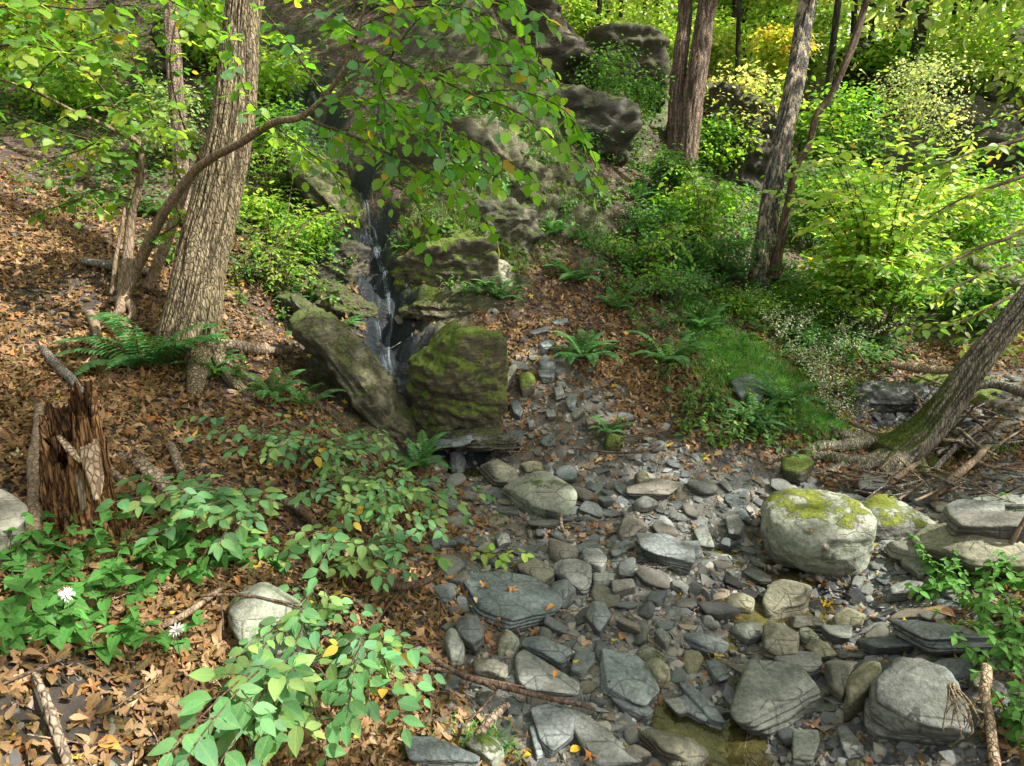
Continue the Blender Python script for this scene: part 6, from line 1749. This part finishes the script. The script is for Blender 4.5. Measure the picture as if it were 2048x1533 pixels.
AB = [herb_meshes(940 + k, T_OV3, .032, .26, 8, [(.45, .5, .34), (.7, .7, .66), (.26, .38, .12), (.6, .58, .58)], 6, .8) for k in range(4)]
NB = [herb_meshes(960 + k, T_OV, .06, .16, 4, [(.09, .28, .05), (.12, .33, .07), (.07, .22, .05)], 4, .9) for k in range(4)]
def place_herb(protos, x, y, s, label, name, cat, group, r, lift=0):
    p = G(x, y); fm, sm = protos[r.randrange(len(protos))]
    t = thing(name, p + np.array([0, 0, lift]), label, cat, group)
    gx, gy = slope_at(p[:2], .15)
    t.rotation_euler = (Vector((-gx * .35, -gy * .35 - .12, 1)).normalized().to_track_quat('Z', 'Y').to_matrix() @ Matrix.Rotation(r.uniform(0, 6.28), 3, 'Z')).to_euler()
    t.scale = (s, s, s)
    put("leaves", fm, None, (0, 0, 0), t); put("stem", sm, None, (0, 0, 0), t)
    return t
r3 = random.Random(17)
heart_pts = [(60,1130),(100,1180),(40,1200),(150,1130),(175,1190),(120,1235),(60,1270),(15,1240),(180,1250),(225,1165),(275,1135),(285,1190),(325,1155),(370,1125),(395,1165),
             (430,1135),(495,1140),(545,1140),(255,1285),(195,1320),(355,1300),(95,1110),(10,1300),(200,1080),(290,1025),(130,1290),(350,1090),(20,1160)]
for x, y in heart_pts:
    place_herb(HB, x, y, r3.uniform(.8, 1.15), auto_label("deep green heart leaved herb", G(x, y)[:2]), "herb", "herb", "heart leaved herbs at the front left", r3)
# white tufted flower heads
def flower(x, y, lift, label):
    p = G(x, y, lift); r = np.random.default_rng(int(x)); n = 90
    dr = unit(r.standard_normal((n, 3)) * [1, 1, .5] + [0, -.15, .35])
    V, F, U, C = stamp(T_LN, dr * .004, dr, unit(r.standard_normal((n, 3))), np.stack([.010 + 0 * dr[:, 0], .018 * r.uniform(.6, 1.2, n), .03 + 0 * dr[:, 0]], -1), np.ones((n, 3)))
    t = thing("flower", p, label, "flower")
    put("petals", mesh_np("petals", V, F, U), M_PETAL, (0, 0, 0), t)
    st = tube(np.array([(0, .004, -lift), (0, 0, -lift * .4), (0, 0, 0)]), [.0018, .0015, .001], 5, .03)
    put("stem", mesh_np("stem", st[0], st[1], st[2]), M_STEMG, (0, 0, 0), t)
flower(132, 1190, .17, "white shaggy flower head above the leftmost heart leaved herbs")
flower(352, 1262, .15, "smaller white flower head near the bare pale stick")

# ------------------------------------------------------------------ pale green layered shrubs (front)
PG = [(.085, .25, .10), (.12, .30, .12), (.065, .20, .07), (.15, .28, .08), (.19, .30, .10), (.09, .23, .12)]
def low_shrub(rx, ry, tips, label, size, seed, h=(.16, .3), cols=PG, T=T_OV, gap=.062, twl=.12):
    root = G(rx, ry); r = random.Random(seed); tips = [q_ for q_ in tips if r.random() < .88]
    cs = []
    for (x, y) in tips:
        hh = r.uniform(*h); tp = G(x, y, hh); v = tp - root
        m = root + v * .45 + np.array([0, 0, hh * .55]); cs.append(([root, root + v * .12 + np.array([0, 0, hh * .5]), m, tp], [.004, .0035, .0026, .0012]))
    shrub("shrub", label, root, cs, size, gap, twl, seed, cols, mat=M_LEAF, stem=M_TWIG, T=T, droop=.15, start=.42, nrm=.22, side_r=.0011, up=(0, -.12, 1), hue=.08)
low_shrub(640,965,[(370,825),(420,870),(470,830),(530,835),(600,870),(690,870),(760,860),(820,885),(640,930),(540,905),(740,915),(820,930),(470,900),(680,950),(580,840),(650,845),(780,900),(710,895)],"upper layered shrub spreading pale leaves below the big furrowed tree",.058,101)
low_shrub(520,1090,[(245,1000),(330,1000),(380,955),(430,1030),(480,985),(330,1065),(480,1060),(420,960),(380,1010),(540,1000),(290,960),(440,1085)],"layered shrub reaching left towards the rotten stump",.066,102)
low_shrub(760,1010,[(570,1050),(640,1080),(730,1010),(850,1010),(960,985),(880,1060),(760,1070),(690,990),(820,960),(900,960),(600,1000),(680,1040),(830,1050),(930,1030),(790,1090)],"layered shrub leaning over the stream stones left of the pale oval rock",.058,103)
low_shrub(700,1180,[(560,1110),(640,1130),(800,1135),(880,1115),(720,1100),(760,1150),(600,1080),(840,1080),(540,1090)],"small layered shrub above the bent dark root",.062,104)
low_shrub(650,1290,[(530,1285),(600,1230),(720,1205),(770,1250),(660,1200),(500,1290),(710,1270),(590,1290)],"layered shrub right of the lichen crusted rock",.058,105)
low_shrub(610,1410,[(350,1490),(400,1430),(470,1370),(550,1340),(440,1525),(560,1480),(650,1510),(690,1410),(480,1440),(620,1350),(520,1400),(390,1490),(500,1520),(560,1420)],"foremost layered shrub with large pale leaves at the bottom left",.07,106)
low_shrub(750,1360,[(700,1340),(780,1310),(830,1345),(740,1440),(800,1420),(700,1400),(840,1380),(770,1470)],"foremost layered shrub beside the long forked branch",.062,107)
low_shrub(1000,1135,[(1045,1105),(985,1125),(1030,1130),(960,1110)],"seedling with yellow green leaves among the smooth cobbles",.06,108,h=(.08,.14),cols=[(.25,.40,.06),(.18,.33,.05)],gap=.05,twl=.07)

def spray_shrub(rx, ry, tips, label, size, seed, cols, h=(.15, .5), gap=.05, twl=.13):
    root = G(rx, ry); r = random.Random(seed); cs = []
    for x, y in tips:
        hh = r.uniform(*h); tp = G(x, y, hh); v = tp - root
        cs.append(([root, root + v * .3 + np.array([0, 0, hh * .7]), root + v * .7 + np.array([0, 0, hh * .5]), tp], [.005, .004, .003, .0012]))
    shrub("shrub", label, root, cs, size, gap, twl, seed, cols, mat=M_LEAFY, stem=M_TWIG, T=T_OV3, droop=.3, start=.2, nrm=.35, side_r=.0011)
spray_shrub(560, 600, [(480,440),(520,400),(560,380),(610,400),(650,430),(700,440),(720,420),(600,470),(640,500),(680,540),(560,480),(500,500),(540,540),(620,560),(660,590),(590,350)], "airy small leaved shrub leaning over the left side of the falls", .042, 131, BRT + YLW[:1])
spray_shrub(540, 420, [(520,260),(560,240),(600,280),(640,300),(560,320),(610,340),(660,330),(500,330),(530,370),(690,370)], "fine leaved shrub behind the bend of the arching sapling", .045, 132, BRT)
spray_shrub(1290, 560, [(1330,470),(1360,450),(1400,470),(1430,500),(1300,500),(1450,460),(1380,510),(1340,530)], "airy bright green shrub below the twin trunked tree", .055, 133, BRT, (.2, .5))
spray_shrub(1400, 520, [(1390,380),(1430,390),(1470,400),(1500,430),(1420,430),(1360,400),(1480,460),(1340,340),(1370,300)], "leggy green shrub between the twin trunks and the slender grey tree", .06, 134, BRT, (.3, .7))
# right front plants
pts = [(1870,1160),(1900,1190),(1940,1170),(1980,1200),(2020,1180),(1960,1230),(2010,1240),(2045,1220),(1930,1215),(2040,1280),(1990,1290),(1900,1310),(1940,1300),(2030,1330),(1980,1350),(2045,1380),(1850,1200),(1890,1160),(2030,1140),(1920,1340),(2020,1440),(2045,1500),(2040,1470),(1830,1215),(2000,1080),(2040,1050),(1960,1270),(2010,1310)]
for x, y in pts[::2] + pts[1::4]:
    place_herb(NB, x, y, r3.uniform(.6, .95), auto_label("fresh green leafy plant", G(x, y)[:2]), "plant", "plant", "leafy plants on the right bank", r3)
# bank herbs
hp = []
for k in range(95):
    for _ in range(50):
        x = r3.uniform(1080, 1720); y = r3.uniform(430, 930)
        if inpoly(x, y, [(1180,430),(1500,470),(1720,600),(1700,840),(1560,900),(1380,900),(1290,800),(1330,740),(1240,640),(1120,500)]): break
    hp.append((x, y))
for x, y in hp:
    place_herb(SB, x, y, r3.uniform(.7, 1.3), auto_label(r3.choice(["small dark green", "low leafy green", "bushy little green"]) + " herb", G(x, y)[:2]), "herb", "herb", "green herbs of the right bank", r3)
lp = [(480,470),(520,520),(560,500),(600,540),(620,600),(560,640),(590,660),(640,700),(470,420),(340,530),(370,520),(430,760),(470,770),(440,720),(500,560),(700,930),(640,520),(450,560),(820,480),(790,500),(900,580),(1030,600),(930,590),(1000,820-220),(560,600),(890,690),(960,700),(850,740)]
for x, y in lp:
    place_herb(SB, x, y, r3.uniform(.7, 1.2), auto_label("little green herb", G(x, y)[:2]), "herb", "herb", "scattered herbs on the left slope and rocks", r3)
for k in range(34):
    x = r3.uniform(1230, 1510); y = r3.uniform(380, 560)
    place_herb(NB, x, y, r3.uniform(.8, 1.3), auto_label("bright broad leaved herb", G(x, y)[:2]), "herb", "herb", "green herbs of the right bank", r3)
for k in range(44):
    x = r3.uniform(830, 1210); y = r3.uniform(120, 500)
    place_herb(r3.choice([SB, NB]), x, y, r3.uniform(.8, 1.6), auto_label("cliff clinging green herb", G(x, y)[:2]), "herb", "herb", "herbs rooted in the crags", r3)
for k in range(26):
    x = r3.uniform(440, 700); y = r3.uniform(330, 640)
    place_herb(r3.choice([SB, NB]), x, y, r3.uniform(.8, 1.4), auto_label("sunlit little green herb", G(x, y)[:2]), "herb", "herb", "scattered herbs on the left slope and rocks", r3)
# pale asters in the sun
for k in range(34):
    u = k / 33; x = 1500 + u * 190 + r3.uniform(-22, 22) ; y = 590 + u * 240 + r3.uniform(-35, 35)
    if k % 3 == 0: x = r3.uniform(1640, 1760); y = r3.uniform(620, 740)
    place_herb(AB, x, y, r3.uniform(.7, 1.1), auto_label("pale flowering aster", G(x, y)[:2]), "aster", "flower plant", "pale asters on the sunny bank", r3)

# ------------------------------------------------------------------ grass
def grass(name, n, centers, h, label, cols, seed):
    r = np.random.default_rng(seed)
    c = np.array([G(x, y)[:2] for x, y, s in centers]); s = np.array([k[2] for k in centers])
    i = r.integers(0, len(c), n); xy = c[i] + r.standard_normal((n, 2)) * s[i][:, None]
    z = H(xy); L = h * r.uniform(.5, 1.3, n); a = r.uniform(0, 6.28, n)
    d = np.stack([np.cos(a), np.sin(a)], -1); w = .0022 * r.uniform(.7, 1.4, n)
    pr = np.stack([-d[:, 1], d[:, 0]], -1); V = []
    for t_, ww in ((0, 1), (.45, .9), (.8, .55), (1, .05)):
        b = xy + d * (L * .75 * t_ ** 1.8)[:, None]; zz = z + L * (t_ - .35 * t_ ** 2.5)
        V += [np.concatenate([b - pr * (w * ww)[:, None], zz[:, None]], 1), np.concatenate([b + pr * (w * ww)[:, None], zz[:, None]], 1)]
    V = np.stack(V, 1); base = (np.arange(n) * 8)[:, None, None]
    F = (np.array([[0, 1, 3, 2], [2, 3, 5, 4], [4, 5, 7, 6]])[None] + base).reshape(-1, 4)
    col = np.repeat(np.array(cols)[r.integers(0, len(cols), n)] * r.uniform(.7, 1.3, (n, 1)), 8, 0)
    tag(put(name, mesh_np(name, V.reshape(-1, 3), F, None, col), M_GRASS), label, "grass", kind="stuff")
GG = [(.07, .26, .04), (.11, .36, .06), (.18, .40, .08), (.24, .34, .11)]
grass("grass", 11000, [(1430,700,.12),(1470,730,.14),(1510,770,.14),(1550,800,.15),(1600,830,.14),(1640,850,.10),(1450,760,.12),(1500,700,.12),(1570,760,.12),(1420,660,.10),(1400,620,.1)], .085, "bright green fine grass growing on the right bank", GG, 5)
grass("grass_tufts", 1100, [(940,1500,.06),(985,1495,.03),(1980,900,.08),(1640,700,.1),(1700,760,.1)], .05, "sparse green grass tufts at the water side and front", GG, 6)
grass("hanging_grass", 9000, [(900,330,.25),(980,300,.3),(1050,350,.3),(1000,420,.2),(1080,230,.3),(940,440,.15),(880,400,.2),(1130,330,.25),(850,300,.2),(960,200,.35),(1150,420,.2),(1010,500,.12),(640,420,.2),(600,330,.2)], .16, "long drooping dull green grass hanging over the crags", [(.07,.13,.03),(.12,.16,.05),(.16,.17,.07),(.05,.11,.03)], 9)
# carpet of tiny seedlings
def carpet(n, dens, seed, label):
    xy = scatter(n, dens, ymin=2.5, ymax=13, seed=seed); r = np.random.default_rng(seed); n = len(xy)
    m = 6; P = np.repeat(np.concatenate([xy, (H(xy) + .02)[:, None]], 1), m, 0); P[:, 2] += r.uniform(0, .07, n * m); P[:, :2] += .03 * r.standard_normal((n * m, 2))
    a = r.uniform(0, 6.28, n * m); Y = np.stack([np.cos(a), np.sin(a), -.15 + 0 * a], -1)
    Nn = np.array([0, 0, 1.]) + .35 * r.standard_normal((n * m, 3)); S = .034 * r.uniform(.6, 1.4, n * m) * (1 + .06 * P[:, 1])
    cc = np.array(DKG + BRT[:1] + BLG)[r.integers(0, 7, n)].repeat(m, 0) * r.uniform(.8, 1.3, (n * m, 1))
    V, F, U, C = stamp(T_OV3, P, Y, Nn, S, cc)
    tag(put("ground_cover", mesh_np("ground_cover", V, F, U, C), M_LEAF), label, "ground cover", kind="stuff")
COVER = blobs([(1350,470,.7,1),(1250,430,.5,.7),(1450,560,.7,1),(1550,650,.6,1),(1620,640,.7,1),(1600,500,1.2,1),(1420,640,.5,.7),(1700,560,1.2,1),(1850,600,1.2,.8),(1900,500,2,1),(1400,400,1.0,1),(1600,380,2.0,1),
   (1800,420,2.,1),(1450,330,1.5,.8),(1950,350,2.5,.8),(1560,860,.3,.7),(1450,850,.3,.5),(500,480,.6,.6),(560,560,.3,.5),(600,400,.6,.5),(300,330,1.,.5),(500,250,1.2,.6),(150,250,1.2,.6),(300,100,2.,.6),(1000,250,.8,.5),(900,150,1.,.5),(1200,250,1,.7),
   (1000,430,.5,.5),(1700,700,.5,.8)])
carpet(7500, lambda p: blobmask(COVER, p) * (.35 + .65 * smooth(-.1, .3, fbm(np.stack([p[..., 0] * 2, p[..., 1] * 2, p[..., 0] * 0 + 2], -1), 3))) * (segdist(p, CHUTE) > .2), 44, "mat of small green seedlings covering the shaded banks")
# ------------------------------------------------------------------ light
SUN_AZ = math.radians(98)      # to the right of the view direction
SUN_EL = math.radians(50)
SD = np.array([math.sin(SUN_AZ) * math.cos(SUN_EL), math.cos(SUN_AZ) * math.cos(SUN_EL), math.sin(SUN_EL)])
sl = bpy.data.lights.new("sun", 'SUN'); sl.energy = 5.0; sl.angle = math.radians(.5); sl.color = (1, .95, .86)
so = bpy.data.objects.new("sun", sl); COL.objects.link(so)
so.rotation_euler = Vector(SD).to_track_quat('Z', 'Y').to_euler()
w = bpy.data.worlds.new("World"); sc.world = w; w.use_nodes = True
wt = w.node_tree; bg = wt.nodes["Background"]
sky = wt.nodes.new("ShaderNodeTexSky"); sky.sky_type = 'NISHITA'; sky.sun_disc = False
sky.sun_elevation = SUN_EL; sky.sun_rotation = SUN_AZ
sky.air_density = 1.0; sky.dust_density = 2.5; sky.ozone_density = 1.0
hs = wt.nodes.new("ShaderNodeHueSaturation"); hs.inputs['Saturation'].default_value = .3
wt.links.new(sky.outputs[0], hs.inputs['Color']); tn = wt.nodes.new("ShaderNodeMix"); tn.data_type = 'RGBA'; tn.blend_type = 'MULTIPLY'; tn.inputs[0].default_value = 1; tn.inputs[7].default_value = (1.05, 1.0, .86, 1)
wt.links.new(hs.outputs[0], tn.inputs[6]); wt.links.new(tn.outputs[2], bg.inputs[0]); bg.inputs[1].default_value = .15
sc.view_settings.view_transform = 'Standard'; sc.view_settings.look = 'None'; sc.view_settings.exposure = 0
sc.cycles.use_denoising = True
sc.cycles.film_exposure = 2.45
sc.cycles.max_bounces = 7; sc.cycles.diffuse_bounces = 4; sc.cycles.glossy_bounces = 2
sc.cycles.transmission_bounces = 4; sc.cycles.transparent_max_bounces = 12
sc.cycles.caustics_reflective = False; sc.cycles.caustics_refractive = False
sc.cycles.sample_clamp_indirect = 6
